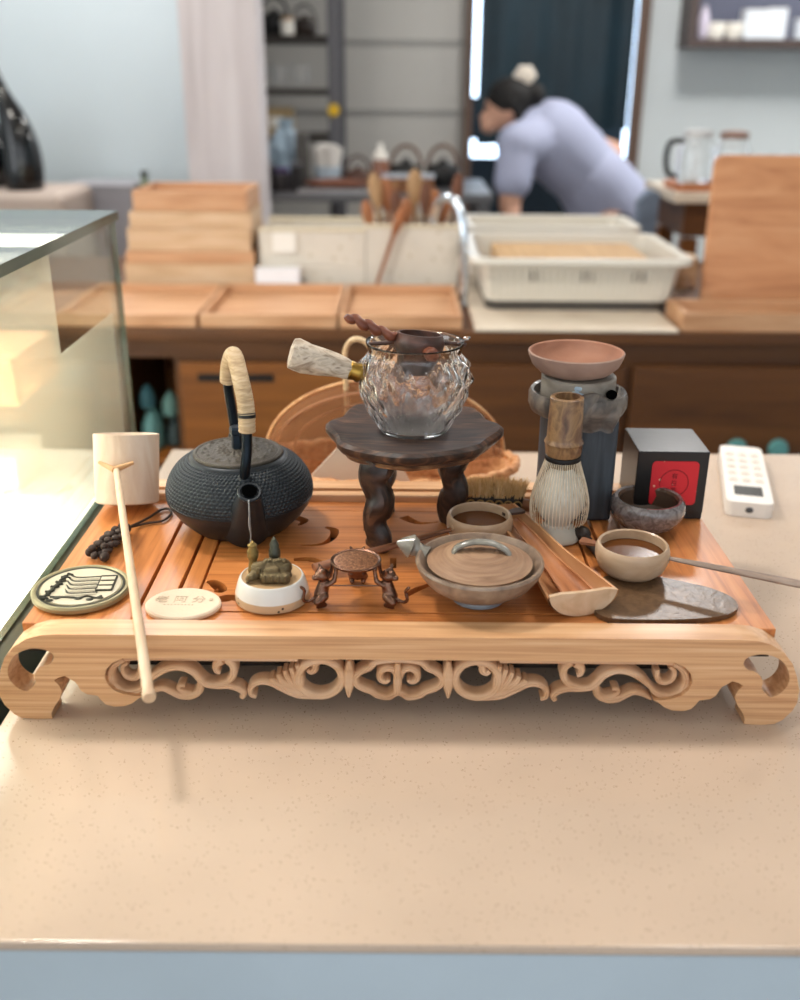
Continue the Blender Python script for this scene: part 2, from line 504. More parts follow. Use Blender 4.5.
MB().lathe([(0, .001), (.040, .001), (.046, 0), (.052, .0025), (.0655, .016), (.0735, .028), (.0763, .034), (.0765, .0358), (.0758, .0365), (.070, .0365)], 96).build('lower_body', IRON_SMOOTH, kt)
MB().lathe([(.052, .0755), (.0505, .0775), (.0485, .0795), (.0465, .0798), (.044, .078)], 96).build('neck_ring', IRON_SMOOTH, kt)
def relief(r, z, a, i):
    return r, z+.0022*max(0, math.sin(a*7+r*420)*math.sin(a*4-r*700+1.3)*math.cos(a*11))*(1 if .010 < r < .038 else 0)
lid = MB().lathe([(.0455, .0785), (.0465, .0805), (.0455, .0825), (.0425, .0832), (.0415, .0825), (.0405, .0832), (.039, .0826)] + [(.038-.0014*k, .0832+.0001*k) for k in range(20)] + [(.010, .0858), (0, .086)], 128, fn=relief).build('lid', plain('lid_iron', '#4a443c', .5, .5, bump=.4, bscale=500), kt, smooth=60)
kb = MB(); kb.lathe([(.006, .0855), (.0062, .1), (.0075, .102), (.0078, .107), (.0066, .109), (0, .1093)], 6); kb.build('lid_knob', plain('steel_blue_iron', '#2c3742', .3, .7), lid, smooth=20)
# spout leans out over the front
sp = MB(); sp.tube(spline([(.012, -.046, .022), (.016, -.062, .036), (.021, -.077, .056), (.0235, -.085, .070)], 5), [.027, .0262, .025, .0235, .022, .0205, .019, .0175, .016, .0148, .0138, .013, .0122, .0115, .0112, .0110][:16], 28)
sp_o = sp.build('spout', IRON_SMOOTH, kt)
MB().lathe([(.0085, -.004), (.0112, -.002), (.0118, .0004), (.0108, .0018), (.0092, .0016), (.0084, -.001), (.008, -.004), (0, -.005)], 28).build('spout_mouth', IRON_SMOOTH, sp_o, loc=(.0238, -.0862, .0712), rot=(R(28), R(8), 0))
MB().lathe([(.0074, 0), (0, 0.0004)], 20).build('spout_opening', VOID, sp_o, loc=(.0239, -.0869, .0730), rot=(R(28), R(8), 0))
SCALE = plain('dried_water_trace', '#8d9296', .6)
MB().tube(spline([(.0245, -.0985, .068), (.0245, -.0975, .056), (.0235, -.0945, .042), (.0235, -.090, .028), (.0215, -.083, .016)], 5), [.0016]*8+[.0022]*5+[.0014]*8, 8, flat=.5).build('water_trace', SCALE, sp_o)
hp = [(.014, -.053, .071), (.0165, -.0555, .088), (.0185, -.053, .108), (.019, -.049, .144), (.013, -.035, .168), (.002, 0, .1835), (-.009, .033, .167), (-.015, .05, .14), (-.013, .053, .11), (-.010, .052, .08)]
HP = spline(hp, 8)
hm = MB().tube(HP, [.0052]*len(HP), 14).build('handle', plain('handle_blue_iron', '#1d262e', .3, .7), kt)
n0, n1 = 19, 56
wr = HP[n0:n1]; wr2 = spline(wr, 5)
MB().tube(wr2, [.0078+.0007*abs(math.sin(i*.85)) for i in range(len(wr2))], 18).build('straw_wrap', STRAW, hm, smooth=70)
for i, ss in ((20, 5), (22, 9), (24, 5)):
    MB().tube(wr2[i-5:i-3] if ss == 5 else wr2[i-6:i-3], .0088, 18).build('dark_band', BLACK, hm)
for p in ((.014, -.053, .069), (-.010, .052, .079)):
    MB().ell(p, (.0085, .0065, .009), 16).build('lug', IRON_SMOOTH, kt)

# ================================================================== LONG BAMBOO LADLE
PALE = ramp_mat('pale_bamboo_smooth', ['#c4a384', '#d4b898', '#dfc8ae'], (60, 8, 60), .5, .05, bump=.02)
PALE_Z = ramp_mat('pale_bamboo_cup', ['#c6ab93', '#d3bca6', '#dccab8'], (70, 70, 6), .55, 0, bump=.02)
la = thing('water_ladle', 'pale bamboo water ladle with long handle over the tray front', 'ladle', (-.2880, .2525, ZD+.0006))
cup = MB(); cup.M = Matrix.Translation((0, .004, .0095)) @ Matrix.Rotation(R(-17), 4, 'X')
cup.lathe([(0, 0), (.031, 0), (.0325, .0015), (.0338, .072), (.0324, .0725), (.031, .071), (.030, .005), (0, .004)], 48)
cup.build('cup', PALE_Z, la)
a0, b0 = Vector((.001, -.026, .0590)), Vector((.099, -.3285, -.0080))
hs = [a0+(b0-a0)*t for t in (0, .03, .1, .3, .6, .85, .97, 1)]
MB().tube(hs, [.0034, .0031, .0034, .0036, .0040, .0043, .0045, .0045], 14).build('handle', PALE, la)
nn = MB()
nn.tube([(-.0175, -.0200, .0635), (-.009, -.0240, .0610), (0, -.0290, .0590)], [.0018, .0026, .0034], 10)
nn.tube([(.0175, -.0200, .0635), (.009, -.0240, .0610), (0, -.0290, .0590)], [.0018, .0026, .0034], 10)
nn.build('forked_joint', ramp_mat('bamboo_joint', ['#b98a5a', '#d3a878'], (40, 40, 40), .5), la)
e0 = (b0-a0).normalized()
MB().tube([b0-e0*.004, b0+e0*.001, b0+e0*.003], [.0050, .0054, .0048], 14).build('end_knob', PALE, la)

# ================================================================== BRAIDED TASSEL
CORD = plain('dark_brown_cord', '#3a2a22', .7, bump=.4, bscale=300)
ta = thing('braided_charm', 'dark brown knotted cord charm with loop on the tray', 'charm', (-.283, .160, ZD+.0008))
kn = MB()
for i in range(34):
    t = i/33; a = i*2.4
    w_ = (.0075 if t < .75 else .0075-.012*(t-.75))
    kn.ell((-.004+.010*t+w_*math.cos(a), -.020+.052*t, .0075+.0045*math.sin(a)), (.0040, .0046, .0032), 10)
kn.ell((-.013, -.016, .005), .0044, 10); kn.ell((.004, -.026, .005), (.0048, .006, .0046), 10); kn.ell((.008, .037, .006), .0056, 12); kn.ell((-.006, -.024, .0055), (.0036, .005, .0036), 10)
kn.build('knots', CORD, ta)
MB().tube(spline([(.009, .037, .007), (.014, .052, .002), (.024, .060, .0016), (.038, .066, .0016), (.043, .084, .0016), (.038, .097, .0016), (.030, .094, .0016), (.022, .072, .0022), (.014, .052, .004), (.009, .037, .007)], 6), .0013, 8).build('loop', CORD, ta)

# ================================================================== RELIEF DISC
DISC = plain('aged_pewter', '#c4bba6', .5, .25, bump=.3, bscale=350)
DISC_DK = plain('dark_patina', '#35342a', .6, .2)
ds = thing('relief_disc', 'round pewter coaster with raised wavy bundle design', 'coaster', (-.283, .073, ZD+.0004), (0, 0, R(4)))
MB().lathe([(0, 0), (.040, 0), (.0425, .0015), (.0428, .005), (.0415, .0068), (.0395, .0068), (.0385, .0058), (0, .0058)], 80).build('plate', plain('disc_edge', '#9b9272', .42, .4), ds)
MB().lathe([(0, .006), (.0345, .006), (.0345, .0065), (0, .0065)], 80).build('face', DISC, ds)
MB().lathe([(.0382, .006), (.0378, .0063), (.0362, .0063), (.0358, .006)], 80).build('dark_ring', DISC_DK, ds)
dsn = MB(); dsl = MB()
for k in range(5):
    y = .019-.0075*k
    P = spline([(-.016+.001*k, y+.006, .0068), (-.009, y+.0015-.003, .0068), (0, y-.001-.002, .0068), (.010, y-.002, .0068), (.017, y-.0018, .0068)], 6)
    dsn.tube(P, [.0011]*len(P), 6, flat=.5); P2 = [(p[0]-.0005, p[1]-.003, p[2]) for p in P]; dsl.tube(P2, [.0013]*len(P2), 6, flat=.6)
for k in range(3): dsl.box((.0215+.0003*k, .0125-.009*k, .0071), (.013, .0062, .0012), .0004)
for k in range(4): dsn.box((.0215, .0172-.009*k, .0071), (.014, .0015, .0012))
dsn.box((.0285, .0035, .0071), (.0014, .028, .0012)); dsn.box((.0148, .0035, .0071), (.001, .026, .0012))
for i in range(16):
    t = i/15; dsn.tube([(-.017-.012*t+.003*math.sin(i*2.1), .024-.046*t, .0068), (-.015-.010*t+.003*math.cos(i*3), .021-.044*t, .0072), (-.019-.010*t, .019-.042*t, .0068)], .0013, 6)
dsn.tube(spline([(-.022, -.020, .0068), (-.008, -.021, .0068), (.003, -.023, .0068), (.010, -.020, .0068), (.018, -.024, .0068), (.022, -.020, .0068)], 5), .0011, 6)
for p in ((-.021, -.026), (-.016, -.022), (.003, -.024), (.013, -.026), (.021, -.0235)): dsn.ell((p[0], p[1], .0068), (.0035, .0022, .0009), 10)
dsn.build('raised_lines', DISC_DK, ds); dsl.build('raised_strips', DISC, ds)

# ================================================================== OVAL STONE WITH WRITING
OV = plain('cream_plaster', '#decab2', .75, bump=.1, bscale=200)
os_ = thing('incense_stone', 'thin cream oval stone engraved with three characters', 'stone', (-.187, .047, ZD+.0004), (0, 0, 0))
MB().lathe([(0, 0), (.030, 0), (.0325, .001), (.0327, .0038), (.0312, .0052), (0, .0056)], 64, fn=lambda r, z, a, i: (r*(1-.16*abs(math.sin(a))**1.5), z)).build('slab', OV, os_)
INK = plain('faint_engraving', '#c4b099', .8)
try:
    me = text_mesh('老 阿 分', .0125); me.materials.append(INK)
    t = bpy.data.objects.new('engraved_characters', me); COL.objects.link(t); t.parent = os_; t.location = (-.003, .004, .0057)
except Exception as ex:
    print('text failed', ex)
eg = MB(); eg.box((.0235, .0045, .0057), (.003, .0045, .0003))
for k in range(9): eg.box((-.015+.003*k, -.005, .0057), (.0014, .0006, .0003))
eg.build('engraved_seal', INK, os_)

# ================================================================== WHITE CENSER BASE WITH FIGURES
cb = thing('ceramic_censer', 'small white and tan ceramic base carrying bronze figures', 'censer', (-.112, .066, ZD+.0004))
WG = plain('white_glaze', '#dcd9d2', .25, coat=.4)
SPK = speckled('tan_speckled_clay', '#c2a684', '#3a2a1c', 260, .3, .5)
MB().lathe([(0, .0005), (.030, 0), (.0325, .0015), (.0325, .008), (.0322, .0088)], 64).build('foot_band', SPK, cb)
MB().lathe([(.0322, .0088), (.0305, .0155), (.0285, .0212), (.0272, .0226), (.0262, .0226)], 64).build('glazed_wall', WG, cb)
MB().lathe([(.0266, .0224), (.0262, .0222), (.0245, .0218), (0, .0218)], 64).build('clay_top', plain('bare_tan_clay', '#b9966c', .7, bump=.3), cb)
el = MB(); z = .0218
el.box((.005, -.013, z+.005), (.026, .009, .010), .003)
el.limb((-.008, -.004, z+.008), (.011, -.001, z+.009), .0075, .0075); el.limb((-.012, -.008, z+.006), (-.016, -.013, z+.005), .0055, .004)
el.limb((-.012, -.006, z+.011), (-.008, -.006, z+.012), .005, .005); el.limb((.011, -.002, z+.008), (.016, -.006, z+.004), .005, .003)
el.limb((-.002, -.012, z+.011), (.006, -.012, z+.012), .003, .003)
el.limb((-.016, -.013, z+.005), (-.0195, -.011, z+.003), .003, .002, 8); el.limb((-.0195, -.011, z+.003), (-.019, -.016, z+.002), .002, .0015, 8)
for q in (-1, 1): el.ell((-.0095, -.0085+q*.0045, z+.0115), (.0022, .0016, .0034), 10)
for k in range(5): el.ell((-.004+.004*k, -.003, z+.0165+.0008*(k % 2)), (.0022, .0034, .0018), 10)
for k in range(4): el.limb((-.004+.006*k, -.0178, z+.003), (-.004+.006*k, -.0178, z+.008), .0011, .0011, 8)
el.build('reclining_figure', OLD_BRONZE, cb, mods=fuse(.0008, 1))
for (x, y, h, m) in ((-.0165, .006, .030, plain('gilt_bronze', '#8a7444', .45, .7, bump=.4, bscale=600)), (.0025, .007, .033, plain('green_bronze', '#55564a', .45, .7, bump=.4, bscale=600))):
    MB().lathe([(0, 0), (.0045, 0), (.005, .003), (.0042, .008), (.0035, .012), (.005, .016), (.0052, .021), (.0038, .024), (.0042, .027), (.002, h-.001), (0, h+.002)], 16, (x, y, z)).build('standing_figure', m, cb)

# ================================================================== THREE CATS HOLDING A DISH
cs = thing('cat_dish_stand', 'bronze stand of three upright cats lifting a small dish', 'stand', (-.038, .066, ZD+.0004))
dd = MB().lathe([(0, .0345), (.018, .0345), (.0215, .036), (.0222, .038), (.0212, .0388), (.0195, .0375), (0, .0372)], 40).build('dish', BRONZE, cs)
MB().lathe([(.0192, .0378), (.016, .0384), (0, .0386)], 32).build('mesh_insert', ramp_mat('pierced_copper', ['#2a140c', '#8a5a3c', '#c89a72'], (900, 900, 900), .4, metal=.6), dd)
def cat(bend):
    m = MB()
    m.limb((0, 0, .010), (.003, 0, .0205), .0064, .0054)         # trunk leaning to the dish
    m.limb((.003, 0, .0205), (.003, 0, .0245), .0042, .0036)
    m.ell((.0015, 0, .0290), (.0066, .0068, .0058), 16)          # head
    for q in (-1, 1): m.limb((.0015, q*.0042, .0325), (.001, q*.0062, .0372), .0026, .0009, 8)
    m.ell((-.0048, 0, .0276), (.0034, .0032, .0026), 10)         # muzzle turned outward
    for s in (-1, 1):
        m.limb((.004, s*.0045, .0205), (.0105, s*.0055, .0235), .0027, .0022, 8); m.limb((.0105, s*.0055, .0235), (.0128, s*.0045, .0335), .0022, .0018, 8); m.ell((.0128, s*.0042, .0345), .0025, 8)
        kx = -.001 if s == bend else -.0055
        m.limb((.001, s*.0038, .010), (kx, s*.0062, .0068), .0048, .0036, 8)
        m.limb((kx, s*.0062, .0068), (.0015, s*.0052, .0022), .0032, .0022, 8); m.limb((.0015, s*.0052, .0018), (-.0055, s*.0058, .0017), .0021, .0016, 8)
    T = spline([(-.004, 0, .009), (-.012, 0, .006), (-.0165, 0, .009), (-.015, 0, .017), (-.018, 0, .021)], 4)
    for a, b in zip(T, T[1:]): m.limb(a, b, .0016, .0016, 8)
    return m
for ang, bend, r in ((205, 1, .0265), (-25, -1, .0265), (90, 1, .0255)):
    a = R(ang)
    o = cat(bend).build('cat', BRONZE, cs, mods=fuse(.00085, 3))
    o.location = (r*1.25*math.cos(a)-.0, r*1.25*math.sin(a)*.9, .0004); o.rotation_euler = (0, 0, a+PI)
MB().tube([(-.022, -.008, .017), (.022, -.008, .017)], .0007, 8).build('cross_wire', BRONZE, cs)

# ================================================================== CARVED STOOL
st = thing('carved_stool', 'small dark wood stand with petal-edged top and wavy legs', 'stand', (.012, .225, ZD+.001))
pet = lambda r, z, a, i: (r*(1+(.045*math.cos(8*a+.4)+.02*math.cos(3*a)) * min(1, r/.06)), z+(.0012*math.cos(8*a+.4) if r > .07 else 0))
topo = MB().lathe([(0, .092), (.060, .092), (.074, .0925), (.081, .0955), (.0845, .100), (.0845, .1045), (.081, .1075), (.076, .107), (.070, .1055), (.04, .1045), (0, .1045)], 128, fn=pet).build('top', DARK_WOOD, st)
MB().lathe([(0, .087), (.070, .087), (.0745, .0885), (.0755, .0905), (.0735, .0925), (0, .0925)], 128, fn=pet).build('lower_rim', ramp_mat('rim_wood', ['#3a241a', '#7a5236', '#a87a52'], (20, 50, 30), .45, dist=1.5), topo)
def leg(x, y, xt, yt, ph, fl):
    n = 22; P = []; rr = []
    for i in range(n):
        t = i/(n-1); P.append((x+(xt-x)*t+.0030*math.sin(ph+t*13), y+(yt-y)*t, .0885*t))
        rr.append(.0112+.0036*t+.0014*math.sin(ph+t*15))
    m = MB(); m.tube(P, rr, 20, lobes=lambda a, i: 1+.10*math.cos(3*a+i*.42+ph)+.05*math.cos(7*a-i*.5)); m.build('leg', DARK_WOOD, st)
leg(-.034, -.056, -.034, -.050, .4, 1); leg(.040, .012, .043, .006, 2.6, 1); leg(-.034, .034, -.030, .040, 1.5, 1)

# ================================================================== GLASS TEAPOT + STRAINER
gp = thing('glass_teapot', 'ribbed clear glass side-handle teapot on the dark stand', 'teapot', (.013, .222, ZD+.1055))
def ribs(r, z, a, i):
    k = min(1, max(0, (z-.006)/.02)) * min(1, max(0, (.078-z)/.012))
    return r*(1+k*(.040*math.sin(11*a+z*60+1.6*math.sin(z*110))+.030*math.sin(17*a-z*190+2*math.sin(5*a+z*60))+.014*math.sin(29*a+z*240))), z
outer = resample([(.033, .0008), (.0375, .007), (.0440, .022), (.0510, .040), (.0540, .054), (.0520, .065), (.0462, .0745), (.0447, .080), (.0470, .088)], 56)
inner = [(max(r-.0030, .001), z) for r, z in outer][::-1]
gl = MB().lathe([(0, .0022), (.03, .0004)] + outer + [(.0470, .0888), (.0458, .0888)] + inner[:-3] + [(.028, .0045), (0, .005)], 144, fn=ribs)
body = gl.build('glass_body', POT_GLASS, gp, smooth=60)
# spout lip pinched out on the right
MB().tube(spline([(.040, -.006, .0885), (.046, -.004, .0905), (.0515, -.002, .0925), (.0505, .004, .0915), (.043, .006, .0885)], 5), .0012, 8).build('pouring_lip', POT_GLASS, body)
hd = Vector((-.95, -.12, .31)).normalized(); h0 = Vector((-.0535, -.006, .059))
def along(t): return h0+hd*t
MB().tube([along(-.003), along(0), along(.004), along(.009), along(.010)], [.0085, .0098, .0086, .0094, .0085], 24).build('ferrule', BRASS, gp)
DRIFT = ramp_mat('weathered_handle_wood', ['#8a7866', '#b7a692', '#d4c6b4', '#9a8876'], (30, 90, 90), .8, bump=.6, dist=2)
tt = [0, .004, .015, .03, .045, .054, .058, .059]
MB().tube([along(.009+q) for q in tt], [.0085, .0098, .0112, .013, .0148, .0152, .0142, .011], 28, lobes=lambda a, i: 1+.06*math.sin(5*a+i)+.05*math.sin(3*a+2*i)).build('side_handle', DRIFT, gp)
ts = thing('tea_strainer', 'dark wooden tea strainer with twisted handle in the glass teapot', 'strainer', (.016, .222, ZD+.1055+.0745))
STR_W = ramp_mat('strainer_wood', ['#2e1c16', '#4a2e23', '#684334'], (50, 50, 90), .45, .1)
cupo = MB(); cupo.M = Matrix.Translation((0, 0, 0)) @ Matrix.Rotation(R(-5), 4, 'X') @ Matrix.Rotation(R(5), 4, 'Y')
cupo.lathe([(0, -.018), (.011, -.018), (.015, -.012), (.020, .0), (.0235, .008), (.0245, .015), (.0218, .0215), (.0195, .0215), (.0195, .017), (.0185, .004), (.012, -.012), (0, -.014)], 48)
cupo.build('bowl', STR_W, ts)
REDW = ramp_mat('reddish_wood', ['#562818', '#733b24', '#8d5236'], (60, 60, 60), .42, .15)
ha, hb = Vector((-.020, -.004, .018)), Vector((-.068, -.010, .040))
HQ = [ha+(hb-ha)*(i/30)+Vector((0, .0016*math.sin(i*.8), .0016*math.cos(i*.8))) for i in range(31)]
MB().tube(HQ, [.0035+.0016*abs(math.sin(i*.42)) if i < 30 else .003 for i in range(31)], 14, spin=.25, lobes=lambda a, i: 1+.12*math.cos(2*a)).build('twisted_handle', REDW, ts)
MB().tube([(.008, -.019, .008), (.011, -.026, .0085), (.0125, -.031, .009), (.013, -.033, .009)], [.005, .0066, .0068, .0045], 16, lobes=lambda a, i: 1+.05*math.cos(9*a)).build('knob', REDW, ts)
for q in (-1, 1): MB().tube([(q*.046, .004, .010), (q*.028, .002, .012), (q*.02, 0, .014)], [.002, .0022, .0025], 8).build('rest_bar', STR_W, ts)
# ================================================================== DARK PILLAR, STONE MILL DISH, TERRACOTTA SAUCER
CHAR = ramp_mat('charred_grey_wood', ['#262b30', '#363d44', '#4a525a'], (90, 90, 8), .6, bump=.3)
RAKU = ramp_mat('grey_brown_stoneware', ['#3c3836', '#5c554f', '#82776c'], (40, 40, 40), .45, .2, dist=1.5)
pl = thing('wooden_pedestal', 'dark grey charred wood pedestal behind the bamboo whisk', 'pedestal', (.183, .262, ZD+.0004), (0, 0, R(3)))
MB().box((0, 0, .055), (.072, .05, .110), .004, seg=3).build('block', CHAR, pl)
sm = thing('stone_mill_pot', 'grey stoneware ring dish with flared spout on the pedestal', 'pot', (.180, .266, ZD+.1112))
MB().lathe([(0, 0), (.041, 0), (.0465, .003), (.0495, .010), (.0495, .020), (.0475, .024), (.0445, .023), (.0425, .014), (.036, .010), (0, .010)], 72, fn=lambda r, z, a, i: (r*(1+.03*max(0, math.cos(a+.55))**8), z)).build('ring_dish', RAKU, sm)
cyl = MB().lathe([(.030, .0095), (.036, .010), (.0375, .013), (.0375, .038), (.036, .0395), (.030, .0395), (0, .0395)], 64).build('drum', ramp_mat('greige_stoneware', ['#6d655c', '#8d857a', '#a29a8e'], (30, 30, 50), .55), sm)
FLW = plain('pale_blue_flower', '#a9bccb', .4)
for k in range(7):
    a = -R(102)+.09*(k % 3)-.02*k; zz = .031+.004*math.sin(k*2)
    MB().ell((.0374*math.cos(a), .0374*math.sin(a), zz), (.003, .0014, .0024), 8).build('flower_mark', FLW, cyl)
w = MB(); n_, m_ = 30, 14; F_, B_ = [], []
for i in range(n_+1):
    u = i/n_; a = R(-100+78*u); f_, b_ = [], []
    for j in range(m_+1):
        t = j/m_; wave = math.sin(u*2*PI*1.6+.5+t*1.5)
        r = .0455+.0045*math.sin(PI*min(1, t*1.1))+.0042*wave*(.35+.65*t)
        zz = .0275-.034*t+.004*math.sin(u*7)*(1-t)-.003*abs(wave)*t
        x_, y_ = r*math.cos(a), r*math.sin(a)
        f_.append(w.v((x_, y_, zz))); b_.append(w.v((x_*.93, y_*.93, zz+.001)))
    F_.append(f_); B_.append(b_)
for i in range(n_):
    for j in range(m_):
        w.f([F_[i][j], F_[i+1][j], F_[i+1][j+1], F_[i][j+1]]); w.f([B_[i][j], B_[i][j+1], B_[i+1][j+1], B_[i+1][j]])
    w.f([F_[i][0], B_[i][0], B_[i+1][0], F_[i+1][0]]); w.f([F_[i][m_], F_[i+1][m_], B_[i+1][m_], B_[i][m_]])
for i in (0, n_):
    for j in range(m_): w.f([F_[i][j], F_[i][j+1], B_[i][j+1], B_[i][j]])
w.build('wavy_spout', RAKU, sm, smooth=70)
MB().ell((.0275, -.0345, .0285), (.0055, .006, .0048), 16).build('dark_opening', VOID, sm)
TER = ramp_mat('terracotta', ['#8f6450', '#a07058', '#ab7d66'], (25, 25, 25), .8, bump=.1)
TERO = ramp_mat('terracotta_ashy', ['#8b7064', '#9c7f70', '#a68c7e'], (25, 25, 40), .8, bump=.1)
td = thing('terracotta_saucer', 'reddish terracotta saucer on top of the stone mill pot', 'saucer', (.176, .268, ZD+.1112+.0399))
MB().lathe([(0, .0), (.028, 0), (.036, .003), (.0435, .010), (.0475, .019), (.0482, .0225), (.0470, .0235)], 72).build('outer_wall', TERO, td)
MB().lathe([(.0470, .0235), (.0452, .0225), (.0435, .016), (.036, .0085), (.02, .006), (0, .006)], 72).build('inside', TER, td)

# ================================================================== WHISK AND ITS CERAMIC REST
wh = thing('whisk_rest', 'pale celadon ceramic stand inside the bamboo whisk', 'stand', (.158, .197, ZD+.0004))
MB().lathe([(0, 0), (.021, 0), (.0228, .002), (.0222, .006), (.017, .012), (.0135, .0175), (.0145, .021), (.020, .027), (.0245, .036), (.0255, .045), (.0235, .055), (.018, .065), (.012, .073), (.0105, .078), (.0088, .078), (0, .076)], 56).build('ceramic_body', CELADON, wh)
wk = thing('tea_whisk', 'bamboo tea whisk standing upright on a celadon stand', 'whisk', (.158, .197, ZD+.0004))
SMOKED = ramp_mat('smoked_bamboo', ['#3c281b', '#6e4f38', '#94734f', '#5a3f2b'], (60, 60, 40), .35, .3, pos=[.3, .45, .55, .7])
MB().lathe([(.0150, .088), (.0172, .0905), (.0182, .098), (.0182, .1005), (.0192, .1025), (.0182, .1045), (.0170, .107), (.0160, .147), (.0150, .1478), (.0118, .1478), (.0112, .13), (0, .13)], 48).build('handle', SMOKED, wk)
MB().lathe([(.0152, .0835), (.0172, .0845), (.0176, .0865), (.0172, .0885), (.015, .0895)], 40).build('thread_binding', BLACK, wk)
ti = MB(); ti2 = MB()
for k in range(52):
    a = 2*PI*k/52; ja = random.uniform(-.012, .012)
    P = spline([(.0160, .086), (.0198, .074), (.0255, .056), (.0288, .040), (.0282, .026), (.0262, .0205 if k % 2 else .0215)], 4)
    P = [(r*math.cos(a+ja), r*math.sin(a+ja), z) for r, z in P]
    ti.tube(P, [.00042]*(len(P)-2)+[.0005, .0004], 5)
ti.build('tines', ramp_mat('bamboo_tines', ['#b09570', '#dccbb0', '#efe6d6'], (300, 300, 10), .5), wk)
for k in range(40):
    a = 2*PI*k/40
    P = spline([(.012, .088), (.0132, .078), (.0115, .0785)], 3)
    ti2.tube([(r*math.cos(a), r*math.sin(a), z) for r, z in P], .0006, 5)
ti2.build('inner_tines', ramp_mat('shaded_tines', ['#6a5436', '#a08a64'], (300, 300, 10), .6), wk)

# ================================================================== BLACK BOX WITH RED LABEL
bx = thing('black_gift_box', 'glossy black cube box with red square label', 'box', (.281, .284, ZD+.0004), (0, 0, R(-1)))
BXM = plain('black_lacquer_card', '#201e1d', .3, bump=.06, bscale=90)
MB().box((0, 0, .010), (.0725, .0745, .020), .0008).build('body', BXM, bx)
MB().box((0, 0, .0410), (.0735, .0755, .068), .0012).build('lid', BXM, bx)
RED = speckled('red_gold_fleck_paper', '#d5202b', '#f0b79a', 230, .24, .6, var=.03)
REDDK = plain('dark_red_print', '#7d0f16', .6)
lb = MB(); q = []
for cx, cz, a0 in ((.017, .017, 0), (-.017, .017, 90), (-.017, -.017, 180), (.017, -.017, 270)):
    for k in range(5): q.append((cx+.004*math.cos(R(a0+k*22.5)), cz+.004*math.sin(R(a0+k*22.5))))
lo = lb.prism(q, (), -.0006, 0, 'XZ').build('red_label', RED, bx, loc=(.003, -.0378, .0405))
lo.scale = (1.15, 1, 1.15)
cr = MB(); cr.tube([(.0128*math.cos(2*PI*k/48), -.0007, .0128*math.sin(2*PI*k/48)) for k in range(48)], .00035, 6, closed=True, up=(0, 1, 0)).build('printed_ring', REDDK, lo)
for ch, dz in (('\u6709', .0068), ('\u65e5', 0), ('\u8336', -.0068)):
    try:
        me = text_mesh(ch, .0058); me.materials.append(REDDK)
        t = bpy.data.objects.new('printed_character', me); COL.objects.link(t); t.parent = lo; t.location = (0, -.0009, dz-.0003); t.rotation_euler = (R(90), 0, 0)
    except Exception as ex: print(ex)

# ================================================================== GREY BOWL
MOT = ramp_mat('mottled_mauve_grey_glaze', ['#4e4644', '#6f6664', '#8d8684'], (130, 130, 130), .18, .6, dist=1.2, bump=.04)
gb = thing('grey_tea_bowl', 'rounded mottled grey glazed bowl before the black box', 'bowl', (.252, .220, ZD+.0004))
MB().lathe([(0, .0012), (.014, .0012), (.0165, 0), (.0185, .001), (.021, .003), (.030, .009), (.0362, .018), (.0378, .026), (.0365, .0325), (.0335, .0358), (.0305, .0352)], 72).build('outer_wall', MOT, gb)
MB().lathe([(.0305, .0352), (.0288, .0325), (.0298, .026), (.028, .016), (.018, .008), (0, .007)], 72).build('inside', plain('brown_inside_glaze', '#5a4638', .2, coat=.4, var=.1, bscale=80), gb)

# ================================================================== TWO CERAMIC TEA LADLES
def ladle(loc, angle, L, label, wood, tilt, pinlen, back, r=1.0):
    """cup pierced by a stick: handle leaves on the +x side of the local frame, the pin sticks out behind"""
    t = thing('ceramic_ladle', label, 'ladle', loc, (0, 0, angle), 'ceramic cups with a stick through them')
    MB().lathe([(r*a, b) for a, b in ((0, .001), (.018, .0), (.024, .0015), (.0295, .008), (.0325, .018), (.0328, .027), (.0312, .0325), (.0298, .0338), (.0284, .0325), (.0288, .026), (.0282, .015), (.022, .006), (0, .005))], 64).build('cup', TAN_GLAZE, t)
    MB().lathe([(r*.0281, .0232), (0, .0232)], 48).build('tea', TEA, t)
    d = math.tan(tilt)
    P = [(.029*r, 0, .024+.029*d), (.04, 0, .024+.04*d), (.06, 0, .024+.06*d), (L*.7, 0, .024+L*.7*d), (L, 0, .024+L*d)]
    MB().tube(P, [.0024, .003, .0038, .0052, .0062], 12, flat=.7).build('handle', wood, t)
    MB().prism([(-.0275*r, -.002), (-.046*r, -.006), (-.033*r-pinlen, -.004), (-.033*r-pinlen, .005), (-.046*r, .006), (-.0275*r, .002)], (), .0225-.036*d, .0255-.036*d, 'XY').build('pin', back, t)
    MB().lathe([(.0046, 0), (.0042, .001), (.0028, .0012)], 14).build('socket', TAN_GLAZE, t, loc=(r*.0322, 0, .024), rot=(0, R(90), 0))
    t.scale.z = .87
    return t
RW = ramp_mat('red_brown_stick', ['#5a3520', '#7d4c30', '#9a6644'], (20, 120, 120), .5, .1)
GW = ramp_mat('greyed_stick', ['#6f5c50', '#8f7a6c', '#a8978a'], (20, 120, 120), .6, .05)
ladle((.079, .189, ZD+.0004), math.atan2(.104-.189, -.082-.079), .178, 'tan cup ladle whose reddish stick points toward the iron kettle', RW, R(-4.2), .018, plain('dark_leaf_wood', '#4a342a', .6))
TIP = ramp_mat('pale_stick_tip', ['#b9a88e', '#dccbb0'], (40, 40, 40), .6)
ladle((.214, .114, ZD+.0052), math.atan2(.018-.114, .39-.214), .225, 'tan cup ladle on the slate with grey stick over the tray edge', GW, R(1.5), .016, plain('copper_brown_pin', '#8a5a3e', .5), 1.03)

